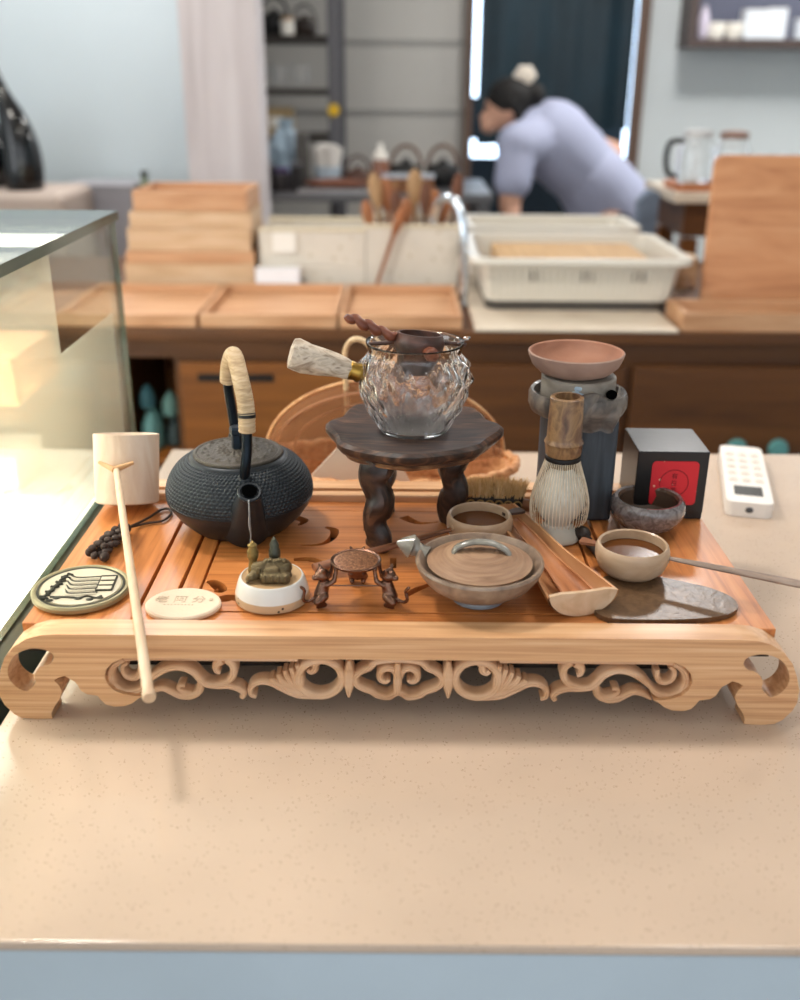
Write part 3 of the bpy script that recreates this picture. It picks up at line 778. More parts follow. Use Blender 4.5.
# ================================================================== SLATE UNDER THE SECOND CUP
SL = ramp_mat('dark_wet_slate', ['#503a27', '#614831', '#70553d'], (160, 160, 160), .3, 0, bump=.2)
sl = MB(); pts = spline([(-.062, .002), (-.058, .030), (-.040, .052), (-.010, .058), (.025, .044), (.050, .030), (.064, .012), (.062, -.008), (.040, -.022), (.0, -.0275), (-.045, -.027), (-.060, -.018)], 6, True)
o = sl.prism(pts, (), 0, .0045, 'XY').build('slate_plate', SL, None, smooth=30, bevel=.001, loc=(.230, .0525, ZD+.0004))
tag(o, 'flat dark wet slate piece under the right tan cup', 'plate')

# ================================================================== LIDDED BOWL
lbw = thing('lidded_bowl', 'grey-brown glazed bowl with tan lid and side knob', 'bowl', (.070, .068, ZD+.0004))
MB().lathe([(0, .002), (.018, .002), (.0215, 0), (.0235, .0015), (.0225, .0065), (.021, .008)], 56).build('foot_ring', plain('blue_grey_glaze', '#7d8288', .25, coat=.5), lbw)
MB().lathe([(.0195, .007), (.023, .0075), (.036, .0125), (.047, .0205), (.0535, .0295), (.0562, .0370), (.0552, .0392), (.0530, .0392), (.0500, .036), (.046, .030), (.03, .016), (0, .012)], 88).build('wall', GREY_GLAZE, lbw)
LIDM = ramp_mat('ringed_tan_clay', ['#7a5a40', '#98755a', '#ab8a6c'], (25, 25, 500), .6, bump=.2, detail=3)
def rings(r, z, a, i): return r, z+.00035*math.sin(i*1.7)
ld = MB().lathe([(0, .033), (.043, .033), (.0455, .035), (.046, .037)] + [(.045-.045*k/30, .037+.0115*(1-(1-k/30)**2)) for k in range(1, 30)] + [(0, .0485)], 88, fn=rings).build('lid', LIDM, lbw)
GRH = ramp_mat('grey_olive_glaze', ['#5c5850', '#88847a', '#a5a298'], (50, 50, 50), .22, .6)
MB().tube(spline([(-.023, .001, .0440), (-.019, .0005, .0505), (-.006, 0, .0550), (.010, 0, .0540), (.021, -.001, .0490), (.0255, -.0015, .0435)], 6), [.0035]+[.0048]*29+[.0035], 14, flat=.55).build('lid_handle', GRH, ld)
sk = MB()
sk.tube([(-.045, .0195, .0330), (-.050, .0215, .0350), (-.054, .0230, .0365), (-.0565, .0240, .0375)], [.008, .0065, .0068, .0092], 24)
sk.tube([(-.0565, .0240, .0375), (-.060, .0250, .0390), (-.067, .0240, .0415), (-.0725, .023, .0435)], [.0092, .0112, .0062, .0015], 24)
sk.build('side_knob', GRH, lbw)

# ================================================================== WOODEN SCOOP, INNER PICK, DARK STICK, BRUSH
SCW = ramp_mat('orange_scoop_wood', ['#bd8052', '#cd9464', '#d8a577'], (30, 5, 30), .5, .1, bump=.05)
SCE = ramp_mat('pale_end_grain', ['#bd9874', '#cfae8c', '#d8bd9f'], (60, 60, 60), .7)
sc = thing('tea_scoop', 'long hollow wooden tea scoop lying between the ladles', 'scoop', (.157, .038, ZD+.0006), (0, 0, R(14.5)))
def trough(mb, L, w0, w1, d0, d1, th, n=26, k=22, curve=0.):
    rows = []
    for i in range(n):
        t = i/(n-1); w = w0+(w1-w0)*t; d = d0+(d1-d0)*t; y = L*t; zb = curve*t*t
        wv = 1-.10*math.sin(PI*min(1, t*1.2))+.035*math.sin(t*9+.5)
        o_, in_ = [], []
        for j in range(k+1):
            a = PI+PI*j/k
            o_.append((w*wv*math.cos(a), y, zb+d+d*math.sin(a)))
            in_.append(((w*wv-th)*math.cos(a), y, zb+d+(d-th)*math.sin(a)))
        rows.append([mb.v(p) for p in o_+in_[::-1]])
    m = len(rows[0])
    for A, B in zip(rows, rows[1:]):
        for j in range(m): mb.f([A[j], A[(j+1) % m], B[(j+1) % m], B[j]])
    return rows
m = MB(); rw = trough(m, .205, .032, .0135, .021, .019, .0022)
h = len(rw[-1])//2
m.f(rw[-1][:h])                                           # closed small end
for j in range(h-1): m.f([rw[-1][j], rw[-1][j+1], rw[-1][2*h-2-j], rw[-1][2*h-1-j]])
m.build('trough', SCW, sc, smooth=50)
m = MB(); P = [(.031*math.cos(PI+PI*j/24), .022+.022*math.sin(PI+PI*j/24)) for j in range(25)] + [(.02, .0235), (0, .0225), (-.02, .0235)]
m.prism(P, (), -.0005, .0035, 'XZ').build('end_wall', SCE, sc, smooth=30)
pk = thing('tea_pick', 'reddish wooden tea shovel lying inside the hollow scoop', 'shovel', (.157, .052, ZD+.0053), (R(3.2), 0, R(15.5)))
m = MB(); trough(m, .16, .0155, .0055, .009, .004, .0016); m.build('blade', ramp_mat('shovel_wood', ['#8f5430', '#b87648', '#c98a5c'], (80, 10, 80), .5, .1), pk, smooth=50)
dk = thing('dark_pick', 'short black wooden stick with round end beside the whisk stand', 'stick', (.189, .160, ZD+.0055), (0, 0, R(103)))
m = MB(); m.tube([(-.037, 0, 0), (-.036, 0, 0), (-.02, 0, 0), (.015, 0, .001), (.028, 0, .002), (.036, 0, .002), (.038, 0, .002)], [.001, .004, .0045, .0048, .0052, .0048, .002], 14); m.build('shaft', plain('black_stained_wood', '#2a211c', .5), dk)
m = MB(); m.ell((.031, 0, .003), (.0105, .0085, .0072), 16); m.build('round_end', plain('black_stained_wood_end', '#2f2620', .5), dk)
br = thing('tea_brush', 'tan bristle brush with dark patterned band behind the cup', 'brush', (.100, .262, ZD+.0004), (0, 0, R(-5)))
BAND = plain('dark_brush_band', '#1f1712', .6)
bb_ = MB().box((0, 0, .0105), (.062, .016, .021), .006, seg=4).build('head', BAND, br)
GOLD = plain('tan_scale_pattern', '#a5834f', .6)
for r_ in range(2):
    for k in range(6 - r_):
        MB().tube([( -.0245+.0098*k+.0049*r_+.0044*math.cos(a), -.0083, .0125-.0075*r_+.0052*math.sin(a)-.002) for a in [PI*q/8 for q in range(9)]], .0009, 6, up=(0, 1, 0)).build('scale_mark', GOLD, bb_)
hair = MB()
for k in range(620):
    x = random.uniform(-.031, .031); y = random.uniform(-.007, .007)
    hgt = .016+random.uniform(-.004, .005); dx = random.uniform(-.004, .004)+x*.12; dy = random.uniform(-.003, .003)+y*.4
    hair.tube([(x, y, .018), (x+dx*.5, y+dy*.5, .018+hgt*.6), (x+dx, y+dy, .018+hgt)], [.0006, .0005, .0002], 4)
o = hair.build('bristles', ramp_mat('bristle_hair', ['#c0935a', '#dcb67e', '#ebcfa2'], (300, 300, 20), .7), br); o['kind'] = 'stuff'
MB().tube([(.030, -.002, .010), (.045, -.004, .009), (.060, -.006, .008)], [.007, .006, .0045], 14).build('handle', plain('brush_handle_wood', '#8c5a34', .5, var=.15, bscale=50), br)

# ================================================================== REMOTE CONTROL
RM = plain('white_plastic', '#ece5de', .4)
rmt = thing('remote_control', 'white air conditioner remote lying on the counter', 'remote', (.462, .535, .0004), (0, 0, R(-14)))
def rrect(w, h, r, n=5):
    o = []
    for cx, cy, a in ((w-r, h-r, 0), (-w+r, h-r, 90), (-w+r, -h+r, 180), (w-r, -h+r, 270)):
        o += [(cx+r*math.cos(R(a+90*k/n)), cy+r*math.sin(R(a+90*k/n))) for k in range(n+1)]
    return o
MB().prism(rrect(.0285, .108, .010), (), 0, .02, 'XY').build('case', RM, rmt, smooth=30, bevel=.004)
MB().prism(rrect(.0175, .0155, .0015), (), .0201, .0206, 'XY').build('display', plain('lcd_olive_black', '#25231b', .25), rmt, loc=(0, -.068, 0))
BT = plain('warm_grey_button', '#e2d8cd', .5); BP = plain('button_print', '#a89c90', .6)
for r_ in range(5):
    for c_ in range(3):
        b_ = MB().prism(rrect(.0058, .0062, .003), (), .0195, .0212, 'XY').build('button', BT, rmt, loc=(-.0165+.0165*c_, -.030+.025*r_, 0))
        MB().box((0, 0, .0213), (.006, .0015, .0003)).build('button_mark', BP, b_)
MB().ell((0, -.1082, .010), (.005, .0012, .004), 16).build('infrared_window', plain('sensor_dark', '#4a4a4c', .2), rmt)

# ================================================================== WICKER BASKET BEHIND THE TRAY
WICK = ramp_mat('woven_wicker', ['#9a5f34', '#c88a58', '#e0b184'], (90, 90, 140), .6, bump=.6, dist=1)
bk = thing('wicker_basket', 'shallow oval wicker basket with net dome behind the tray', 'basket', (-.02, .475, .0004))
sq = lambda r, z, a, i: (r*1.0, z)
m = MB(); m.M = Matrix.Diagonal((1.75, .85, 1, 1))
rows = [(0, .002), (.075, 0)] + [(.080+.014*k/12+.0012*(k % 2), .004+.048*k/12) for k in range(13)] + [(.088, .053), (.078, .010), (0, .008)]
m.lathe(rows, 96, fn=lambda r, z, a, i: (r*(1+.010*math.sin(40*a+PI*i)) if r > .076 else r, z)); m.build('woven_bowl', WICK, bk, smooth=60)
m = MB(); m.tube([(.0955*1.75*math.cos(2*PI*k/80), .0955*.85*math.sin(2*PI*k/80), .054+.002*math.sin(k*2.2)) for k in range(80)], [.0058+.0009*math.sin(k*1.9) for k in range(80)], 12, closed=True); m.build('rim', WICK, bk)
NET = veil_mat('brown_net', '#94603a', .5, .8)
m = MB(); m.M = Matrix.Translation((0, .035, .054)) @ Matrix.Diagonal((1.62, .42, 1.0, 1))
m.lathe([(.094*math.cos(q*PI/2/16), .094*math.sin(q*PI/2/16)*1.02) for q in range(16)] + [(0, .0959)], 72); m.build('net_dome', NET, bk)
CANE = ramp_mat('tan_cane', ['#a8683c', '#cf9a68', '#e2b88a'], (40, 40, 40), .5)
m = MB(); m.tube([(.154*math.cos(PI*k/48), .036, .055+.0975*math.sin(PI*k/48)) for k in range(49)], .0023, 8, up=(0, 1, 0)); m.build('dome_hoop', CANE, bk)
for e in (.12, .10):
    m = MB(); m.tube([(e*1.18*math.cos(PI*k/48), .030-.02*math.sin(PI*k/48), .055+(e*.74)*math.sin(PI*k/48)) for k in range(49)], .0016, 6, up=(0, 1, 0)); m.build('net_seam', veil_mat('net_seam_tan', '#b88460', .6), bk)
m = MB(); P = spline([(-.046, .03, .012), (-.048, .028, .10), (-.050, .026, .175), (-.049, .025, .192), (-.043, .025, .203), (-.033, .025, .206), (-.020, .025, .198), (-.008, .025, .17), (-.002, .027, .10), (0, .03, .012)], 6); m.tube(P, .0034, 10); m.build('cane_handle', ramp_mat('pale_cane', ['#cba77c', '#e8cfa8'], (80, 80, 80), .5), bk)
PAPER = plain('cream_paper', '#e2d0bf', .8, var=.03, bscale=20)
pp = thing('paper_napkin', 'folded cream paper standing in the wicker basket', 'napkin', (-.06, .438, .0105))
m = MB(); m.prism([(-.085, 0), (.088, 0), (.045, .082), (.012, .095), (-.002, .090)], (), 0, .004, 'XZ'); m.build('fold', PAPER, pp, smooth=20, rot=(R(-6), 0, 0))
# ================================================================== GLASS DISPLAY CASE (LEFT)
PANE = pane_mat('sheet_glass', '#f8fbf9')
PANE_TOP = pane_mat('top_sheet_glass', '#eef3f0', 1.2)
EDGE = plain('green_glass_edge', '#33483a', .12, coat=.5)
WHITE = plain('white_enamel', '#f1ece2', .4)
OLIVE = plain('olive_rubber_channel', '#3f3d2c', .5)
case = thing('display_case', 'glass display case with lit white interior left of the tray', 'display case', (-.78, .2, -.95))
def cbox(x0, x1, y0, y1, z0, z1, **k): return MB().box(((x0+x1)/2+.78, (y0+y1)/2-.2, (z0+z1)/2+.95), (x1-x0, y1-y0, z1-z0), **k)
def edge_faces(o, axis):                             # green cut edges on every face but the two large ones
    o.data.materials.append(EDGE)
    for p in o.data.polygons:
        if abs(p.normal[axis]) < .7: p.material_index = 1
    return o
cbox(-1.2, -.401, -.40, .655, -.95, -.012).build('base_cabinet', WHITE, case)
cbox(-1.2, -.386, -.40, .655, -.012, .0, bev=.001).build('floor_plate', WHITE, case)
cbox(-.386, -.366, -.40, .66, -.05, -.002).build('channel', OLIVE, case)
edge_faces(cbox(-.392, -.384, -.40, .66, .0005, .326).build('side_pane', PANE, case, smooth=0), 0)
edge_faces(cbox(-1.2, -.392, .652, .66, .0005, .326).build('back_pane', PANE, case, smooth=0), 1)
edge_faces(cbox(-1.2, -.380, -.40, .664, .3265, .3385).build('top_pane', PANE_TOP, case, smooth=0), 2)
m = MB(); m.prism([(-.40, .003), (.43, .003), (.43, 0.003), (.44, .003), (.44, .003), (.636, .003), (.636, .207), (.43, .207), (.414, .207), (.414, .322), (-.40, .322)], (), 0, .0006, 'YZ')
pane_glare = m.build('painted_pane_glare', veil_mat('cream_painted_glare', '#f8f0e0', .42, .7), case, smooth=0, loc=(-.394+.78, -.2, .95))  # added sheet in the shape of the bright patch reflected in the pane
slot = plain('vent_slot', '#b3a486', .6)
for k in range(9):
    m = MB(); m.box((0, 0, 0), (.006, .034, .0012)); m.build('vent_slot', slot, case, loc=(-.62+.022*k+.78, .50-.2, .9506), rot=(0, 0, R(-32)))
cbox(-1.15, -.43, .40, .63, .125, .132).build('glass_shelf', PANE, case)
LEDM = glow('case_light_strip', '#fff6e6', 9)
cbox(-1.15, -.44, .60, .625, .300, .312).build('light_strip', LEDM, case)
ps = tag(MB().box((0, 0, .03), (.34, .16, .06), .006, taper=(.98, .96)).build('wooden_display_tray', ramp_mat('honey_wood', ['#b9743c', '#d3935a', '#e0a970'], (4, 60, 60), .5), None, loc=(-.63, .52, .1325)), 'honey coloured wooden block on the shelf of the display case', 'block')
wb = thing('white_carton', 'low white carton on the floor of the display case', 'carton', (-.60, .55, .0005))
MB().box((0, 0, .022), (.2, .1, .044), .002).build('carton_body', plain('white_card', '#ece6da', .6), wb); MB().box((0, -.0505, .024), (.06, .001, .026)).build('grey_label', plain('grey_print', '#9a9488', .6), wb)

# ================================================================== BACK COUNTER WITH DRAWERS
BROWN = ramp_mat('brown_cabinet_wood', ['#4a290a', '#5c3510', '#6b4018'], (2.5, 30, 30), .5, 0, bump=.02)
BROWN2 = ramp_mat('drawer_wood', ['#683a0e', '#7c4814', '#8b541c'], (2.5, 30, 30), .5, 0, bump=.02)
DARKIN = plain('dark_interior', '#1c120b', .8)
LIGHTTOP = ramp_mat('pale_worktop', ['#cbb9a4', '#dccdb9', '#e6d9c7'], (6, 6, 6), .35, .1)
bcn = thing('back_counter', 'long brown wood cabinet counter with drawers behind the tray', 'counter', (.25, 1.8, -.95))
def bbox(x0, x1, y0, y1, z0, z1, **k): return MB().box(((x0+x1)/2-.25, (y0+y1)/2-1.8, (z0+z1)/2+.95), (x1-x0, y1-y0, z1-z0), **k)
bbox(-1.5, 1.9, 1.44, 2.385, -.03, -.004, bev=.003).build('worktop', BROWN, bcn)
bbox(.16, .605, 1.436, 2.385, -.0035, .004, bev=.002).build('pale_slab', LIGHTTOP, bcn)
bbox(-1.5, 1.9, 1.47, 1.49, -.075, -.0305).build('apron', BROWN, bcn)
bbox(-1.5, -.635, 1.475, 2.18, -.9, -.0305).build('left_carcass', BROWN, bcn)
bbox(-.51, 1.9, 1.475, 2.18, -.9, -.0755).build('carcass', BROWN, bcn)
bbox(-.634, -.511, 1.9, 2.18, -.9, -.0305).build('open_shelf_back', plain('shelf_back_wood', '#7c4a1e', .6), bcn)
bbox(-.634, -.511, 1.48, 1.9, -.335, -.32).build('open_shelf_board', BROWN2, bcn)
for x0, x1, hx in ((-.495, -.09, 1), (-.07, .50, 0), (.52, 1.15, 0)):
    d = bbox(x0, x1, 1.455, 1.4745, -.48, -.085, bev=.002).build('drawer_front', BROWN2 if hx else BROWN, bcn)
    if hx:
        bbox(-.455, -.285, 1.452, 1.4548, -.125, -.108, bev=.0008).build('recessed_handle', plain('dark_handle', '#140d09', .5), d)
KN = plain('teal_knob', '#5f9a98', .3, coat=.4)
for x in (.77, .865):
    MB().lathe([(0, 0), (.018, .002), (.024, .010), (.021, .02), (0, .025)], 24).build('teal_knob', KN, bcn, loc=(x-.25, 1.4545-1.8, -.272+.95), rot=(R(90), 0, 0))
tg = 'bags on the open shelf'
for i, (x, z, s, c) in enumerate(((-.592, -.319, (.026, .05, .05), '#5f8d8c'), (-.545, -.319, (.022, .04, .035), '#3c4a4c'), (-.602, -.222, (.018, .03, .026), '#4b7a86'), (-.556, -.250, (.020, .03, .028), '#7fa9a4'))):
    m = MB(); m.lathe([(0, 0), (.9, .02), (1, .3), (.9, 1.2), (.55, 1.7), (.25, 1.85), (.35, 2.0), (0, 1.95)], 20, fn=lambda r, z, a, k: (r*(1+.08*math.sin(5*a+k)), z))
    o = m.build('shelf_pouch', plain('pouch_cloth_%d' % i if False else 'pouch_cloth', c, .5, var=.2, bscale=60), None, loc=(x, 1.56+.03*i if i < 2 else 1.57, z if i < 2 else (-.2195 if i == 2 else -.2515)))
    o.scale = (s[0], s[1], s[2])
    if i >= 2: o.location.z = -.319+.0995*(1 if i == 2 else .7); o.location.y = 1.57+.03*(i-2)
    tag(o, ('pale teal cloth pouch at the left of the dark open shelf', 'charcoal cloth pouch at the right of the open shelf', 'blue teal pouch stacked on the left shelf pouch', 'light teal pouch stacked on the charcoal shelf pouch')[i], 'pouch', tg)

# ---- wooden trays lying along the worktop
TW = ramp_mat('orange_tray_wood', ['#ad7b54', '#c2936c', '#cfa581'], (4, 40, 40), .55, .05)
TW2 = ramp_mat('pale_tray_wood', ['#b8946e', '#caa986', '#d6ba9b'], (4, 40, 40), .55, .05)
def tray_box(w, d, h, mat, name, label, loc, rot=0, grp=None, t=.009):
    r_ = thing(name, label, 'tray', loc, (0, 0, rot), grp)
    MB().box((0, 0, .004), (w-2*t, d-2*t, .008)).build('bottom', mat, r_)
    for s in (-1, 1):
        MB().box((0, s*(d/2-t/2), h/2), (w, t, h), .002).build('side_rail', mat, r_)
        MB().box((s*(w/2-t/2), 0, h/2), (t, d-2*t-.0005, h), .002).build('end_rail', mat, r_)
    return r_
g = 'open wooden trays along the back counter edge'
tray_box(.31, .36, .028, TW, 'serving_tray', 'open wooden tray nearest the glass case on the back counter', (-.605, 1.635, -.0035), 0, g)
tray_box(.30, .36, .030, TW, 'serving_tray', 'middle one of three open wooden trays on the back counter', (-.292, 1.635, -.0035), 0, g)
tray_box(.27, .36, .030, TW, 'serving_tray', 'open wooden tray behind the glass teapot, next to the pale slab', (-.001, 1.635, -.0035), 0, g)
# ---- stack of wooden trays
g = 'stack of wooden trays'
z = -.0035
for i, (w, d, h, mt, dx, ry, lab) in enumerate(((.33, .24, .070, TW2, 0, 0, 'bottom'), (.325, .24, .030, TW, .002, .01, 'second from the bottom'), (.31, .23, .055, TW2, .004, -.01, 'middle'), (.305, .23, .040, TW2, .008, .02, 'second from the top'), (.285, .22, .050, TW, .012, -.015, 'topmost'))):
    tray_box(w, d, h, mt, 'stacked_tray', 'wooden tray, %s in the tall stack before the white pillar' % lab, (-.540+dx, 1.972, z), ry, g)
    z += h+.0006
pb = thing('white_paper_pad', 'small white folded carton between tray stack and pale basket', 'carton', (-.313, 1.838, -.0035), (0, 0, 0))
MB().box((0, 0, .031), (.112, .030, .062), .003).build('carton_body', plain('bright_white_card', '#e9eaf0', .5), pb)
MB().box((0, 0, .064), (.114, .031, .003), .001).build('flap', plain('white_flap', '#f2f3f7', .5), pb)

# ---- pale woven baskets with utensils
PALEB = speckled('pale_woven_paper', '#d2cbbf', '#beb3a0', 60, .3, .7, var=.05)
def basket(w, d, h, label, loc, grp=None):
    r_ = thing('pale_basket', label, 'basket', loc, (0, 0, 0), grp)
    MB().box((0, 0, .003), (w-.012, d-.012, .006)).build('bottom', PALEB, r_)
    for s in (-1, 1):
        MB().box((0, s*(d/2-.003), h/2), (w, .006, h), .002).build('side_wall', PALEB, r_)
        MB().box((s*(w/2-.003), 0, h/2), (.006, d-.013, h), .002).build('end_wall', PALEB, r_)
    for s in (-1, 1): MB().box((0, s*(d/2-.003), h+.004), (w+.004, .011, .010), .003).build('rim', plain('basket_rim', '#cfc4ac', .6), r_)
    return r_
bsk = basket(.270, .22, .150, 'pale woven basket without utensils beside the tray stack', (-.228, 1.985, -.0035))
basket(.235, .22, .160, 'pale woven basket full of wooden utensils', (.026, 1.985, -.0035))
clothw = MB(); clothw.box((0, 0, 0), (.06, .008, .05), .003); clothw.build('white_liner_corner', plain('white_cotton', '#e8e4dc', .8), bsk, loc=(-.07, -.1145, .122))
SPO = [ramp_mat('spoon_wood_orange', ['#74401a', '#9c5c2c', '#b37642'], (60, 60, 8), .45, .15), ramp_mat('spoon_wood_dark', ['#4a2814', '#6e3f22'], (60, 60, 8), .5), ramp_mat('spoon_wood_pale', ['#8a643e', '#b08a5e'], (60, 60, 8), .5)]
def spoon(loc, rot, L, mat, label, grp=None, wide=.018):
    r_ = thing('wooden_spoon', label, 'spoon', loc, rot, grp)
    MB().tube([(0, 0, 0), (0, 0, L*.35), (0, 0, L*.68)], [.0045, .005, .006], 10).build('handle', mat, r_)
    MB().tube([(0, 0, L*.66), (0, 0, L*.74), (0, 0, L*.86), (0, 0, L*.96), (0, 0, L)], [.006, wide*.75, wide, wide*.7, .003], 14, flat=.35, up=(0, 1, 0)).build('bowl', mat, r_)
    return r_
gs = 'wooden utensils standing in the pale basket'
for i in range(10):
    x = -.055+.0185*i; y = 1.935+.05*(i % 3)
    spoon((x, y, .006), (R(-4-5*((i*5) % 3)), R(-11+2.2*i*.9), 0), .215+.022*((i*3) % 4), SPO[(0, 2, 0, 1, 0, 2, 1, 0, 0, 1, 0, 0)[i]], 'wooden spoon standing among others in the pale basket', gs, .016+.003*(i % 3))
sp1 = spoon((-.070, 1.845, .0005), (R(-3), R(19), 0), .225, SPO[0], 'orange wooden spoon leaning on the outside of the pale basket', None, .013)

# ---- bent shiny strip beside the baskets
STEEL = plain('bright_steel', '#d5dde6', .18, 1)
strapx = thing('metal_strap', 'tall bright metal tap curving up beside the utensil basket', 'strap', (.148, 1.70, -.0035))
MB().tube(spline([(0, 0, 0), (0, 0, .08), (-.002, 0, .16), (-.010, .01, .215), (-.028, .03, .245), (-.05, .06, .245), (-.066, .09, .22), (-.074, .10, .18)], 6), [.0105]*43, 14).build('spout', STEEL, strapx)
MB().lathe([(0, 0), (.0118, 0), (.0118, .006), (.011, .014), (0, .016)], 24).build('base', STEEL, strapx)

# ---- white slotted crates
CR = plain('cream_white_plastic', '#d8d2c6', .4, coat=.15)
SLOT = plain('crate_slot_dark', '#6b645a', .7)
def crate(w, d, h, label, loc, rib=True):
    r_ = thing('plastic_crate', label, 'crate', loc)
    tp = 1.07
    m = MB()
    n = [rrect(w/2*s, d/2*s, .03*s, 4) for s in (.93, 1.0, .985, .915)]
    zs = [0, h, h, .006]
    rows = [[m.v((p[0], p[1], zz)) for p in q] for q, zz in zip(n, zs)]
    for A, B in zip(rows, rows[1:]):
        for j in range(len(A)): m.f([A[j], A[(j+1) % len(A)], B[(j+1) % len(A)], B[j]])
    m.f(rows[0][::-1]); m.f(rows[3])
    m.build('shell', CR, r_, smooth=50)
    m = MB(); m.prism(rrect(w/2+.022, d/2+.022, .04, 5), [rrect(w/2*.985, d/2*.985, .03, 4)[::-1]], h-.012, h+.003, 'XY'); m.build('flared_rim', CR, r_, smooth=30, bevel=.003)
    if rib:
        k = int(w/.0175)
        for i in range(k):
            x = -w/2*.86+w*.86*i/(k-1)
            m = MB(); m.tube([(x, -d/2*.938, h*.12), (x*1.04, -d/2*.992, h*.84)], .0042, 8); m.build('rib', CR, r_)
    return r_
cr1 = crate(.47, .40, .098, 'cream plastic slotted crate standing nearest on the back counter', (.413, 1.805, .0272))
MB().prism(rrect(.214, .178, .03, 4), (), -.0225, -.0005, 'XY').build('dark_base', plain('dark_grey_base', '#4a4540', .6), cr1, smooth=30)
for k in range(3):
    for j in range(3):
        MB().box((-.115+.118*k+.013*j, -.193, .060), (.004, .008, .026), .0015, taper=(1, 1)).build('dark_slot', SLOT, cr1)
wdi = tag(MB().box((0, 0, .038), (.36, .32, .076), .004).build('wooden_rack', ramp_mat('rack_wood', ['#b08a5e', '#c9a576'], (70, 4, 30), .6), None, loc=(.413, 1.805, .0342)), 'tan slatted wooden rack inside the nearer cream crate', 'rack')
crate(.45, .23, .125, 'cream plastic crate standing behind the slotted one', (.415, 2.235, .0045), False)

# ---- upright board and low tray on the right
OAK = ramp_mat('oak_board', ['#b4764a', '#c88c5e', '#d39c70'], (3, 8, 22), .5, .1, dist=1.6, bump=.05)
bd = MB(); P = [(-.02, 0), (.45, 0), (.45, .352), (.03, .352)] 
P = [(-.006, 0), (.45, 0), (.45, .354), (.021, .354), (.011, .351), (.004, .344), (.001, .334)]
o = bd.prism(P, (), 0, .018, 'XZ').build('oak_board', OAK, None, smooth=30, bevel=.004, loc=(.712, 1.642, -.0006), rot=(R(-8), 0, 0))
tag(o, 'large upright oak board with rounded corner leaning at the right', 'board')
tray_box(.62, .155, .042, TW, 'serving_tray', 'long wooden tray under the upright oak board', (.925, 1.528, -.0036), 0, None, .014)
sbx = thing('pale_block', 'small pale wooden block behind the crate by the oak board', 'block', (.735, 1.99, -.0035))
MB().box((0, 0, .04), (.09, .08, .08), .004).build('block_body', TW2, sbx)
jar = thing('glass_dish', 'small clear glass dish before the pale wooden block', 'dish', (.715, 1.90, -.0035))
MB().lathe([(0, 0), (.024, 0), (.03, .006), (.032, .035), (.030, .035), (.028, .008), (0, .006)], 32).build('glass_wall', GLASS, jar)
# ================================================================== ROOM
FLOOR_Z = -.95
WALL = plain('pale_blue_grey_paint', '#c2cdd2', .7, var=.02, bscale=3)
WALL3 = plain('cool_grey_paint', '#c6cccd', .7, var=.02, bscale=3)
WALL2 = plain('warm_grey_paint', '#c0bdb7', .7, var=.02, bscale=3)
TILE = plain('grey_wall_tile', '#b4b2ae', .35, var=.03, bscale=3)
fl = struct('floor', MB().box((0, .6, FLOOR_Z-.02), (7, 8, .04)), speckled('grey_floor', '#8e8880', '#6f6a63', 60, .3, .4))
ce = struct('ceiling', MB().box((0, .6, 1.82), (7, 8, .04)), plain('white_ceiling', '#e8e6e2', .8))
struct('wall_left_section', MB().box((-1.9, 3.06, .425), (2.4, .1, 2.75)), WALL)
struct('wall_left', MB().box((-3.05, 1.2, .425), (.1, 3.8, 2.75)), WALL)
struct('wall_right', MB().box((3.05, .9, .425), (.1, 7.0, 2.75)), WALL)
struct('wall_alcove_side', MB().box((-.75, 3.73, .425), (.1, 1.24, 2.75)), TILE)
# back wall with the door opening between x=.30 and x=1.10
struct('wall_back', MB().box((-.2, 4.4, .425), (.98, .1, 2.75)).box((.695, 4.4, 1.5), (.8, .1, .6)), WALL2)
struct('wall_back_right', MB().box((2.06, 4.4, .425), (1.92, .1, 2.75)), WALL3)
for z in (.36, .66):
    struct('trim_alcove_rail' if z < .5 else 'trim_alcove_line', MB().box((-.2, 4.345, z), (.96, .008, .018)), plain('grey_rail', '#9a9894', .5))
JAMB = ramp_mat('brown_jamb', ['#4e3a2e', '#6a5142'], (30, 30, 3), .5)
struct('trim_door_frame', MB().box((.305, 4.335, .125), (.035, .06, 2.15), .003).box((1.094, 4.335, .125), (.05, .06, 2.15), .003).box((.70, 4.335, 1.22), (.83, .06, .05), .003), JAMB)
OUTD = plain('night_blue_shopfront', '#0d1a22', .5)
# beyond the doorway: a dark outside screen with gaps to the bright street
struct('exterior_screen', MB().box((.75, 4.95, -.45), (1.5, .03, .80)).box((.30, 4.95, .035), (.42, .03, .17)).box((.30, 4.95, .315), (.42, .03, .21)).box((.77, 4.95, .185), (.52, .03, .47)).box((1.09, 4.95, .36), (.12, .03, .12)).box((1.10, 4.95, .14), (.14, .03, .38)).box((1.30, 4.95, .2), (.10, .03, .50)), OUTD)
SKYP = glow('bright_street', '#cfe6ff', 5)
struct('exterior_daylight', MB().box((.8, 5.6, .4), (3.4, .04, 2.8)), SKYP)
ct = thing('door_curtain', 'dark blue black curtain hanging in the doorway', 'curtain', (.66, 4.42, 1.18))
m = MB(); n = 90; rows = []
for k in range(n+1):
    x = -.306+.722*k/n; y = .006*math.sin(x*40)+.010*math.sin(x*13+1)
    rows.append((x, y))
def zb(x): return -.92+.03*math.sin(x*5)-(.02 if x < 0 else 0)
fr_, ba_ = [], []
for x, y in rows:
    fr_.append([m.v((x, y, zb(x)*t)) for t in [q/12 for q in range(13)]]); ba_.append([m.v((x, y+.004, zb(x)*t)) for t in [q/12 for q in range(13)]])
for A, B, C_, D_ in zip(fr_, fr_[1:], ba_, ba_[1:]):
    for j in range(12):
        m.f([A[j], B[j], B[j+1], A[j+1]]); m.f([C_[j], D_[j], D_[j+1], C_[j+1]][::-1])
    m.f([A[0], B[0], D_[0], C_[0]]); m.f([A[12], B[12], D_[12], C_[12]])
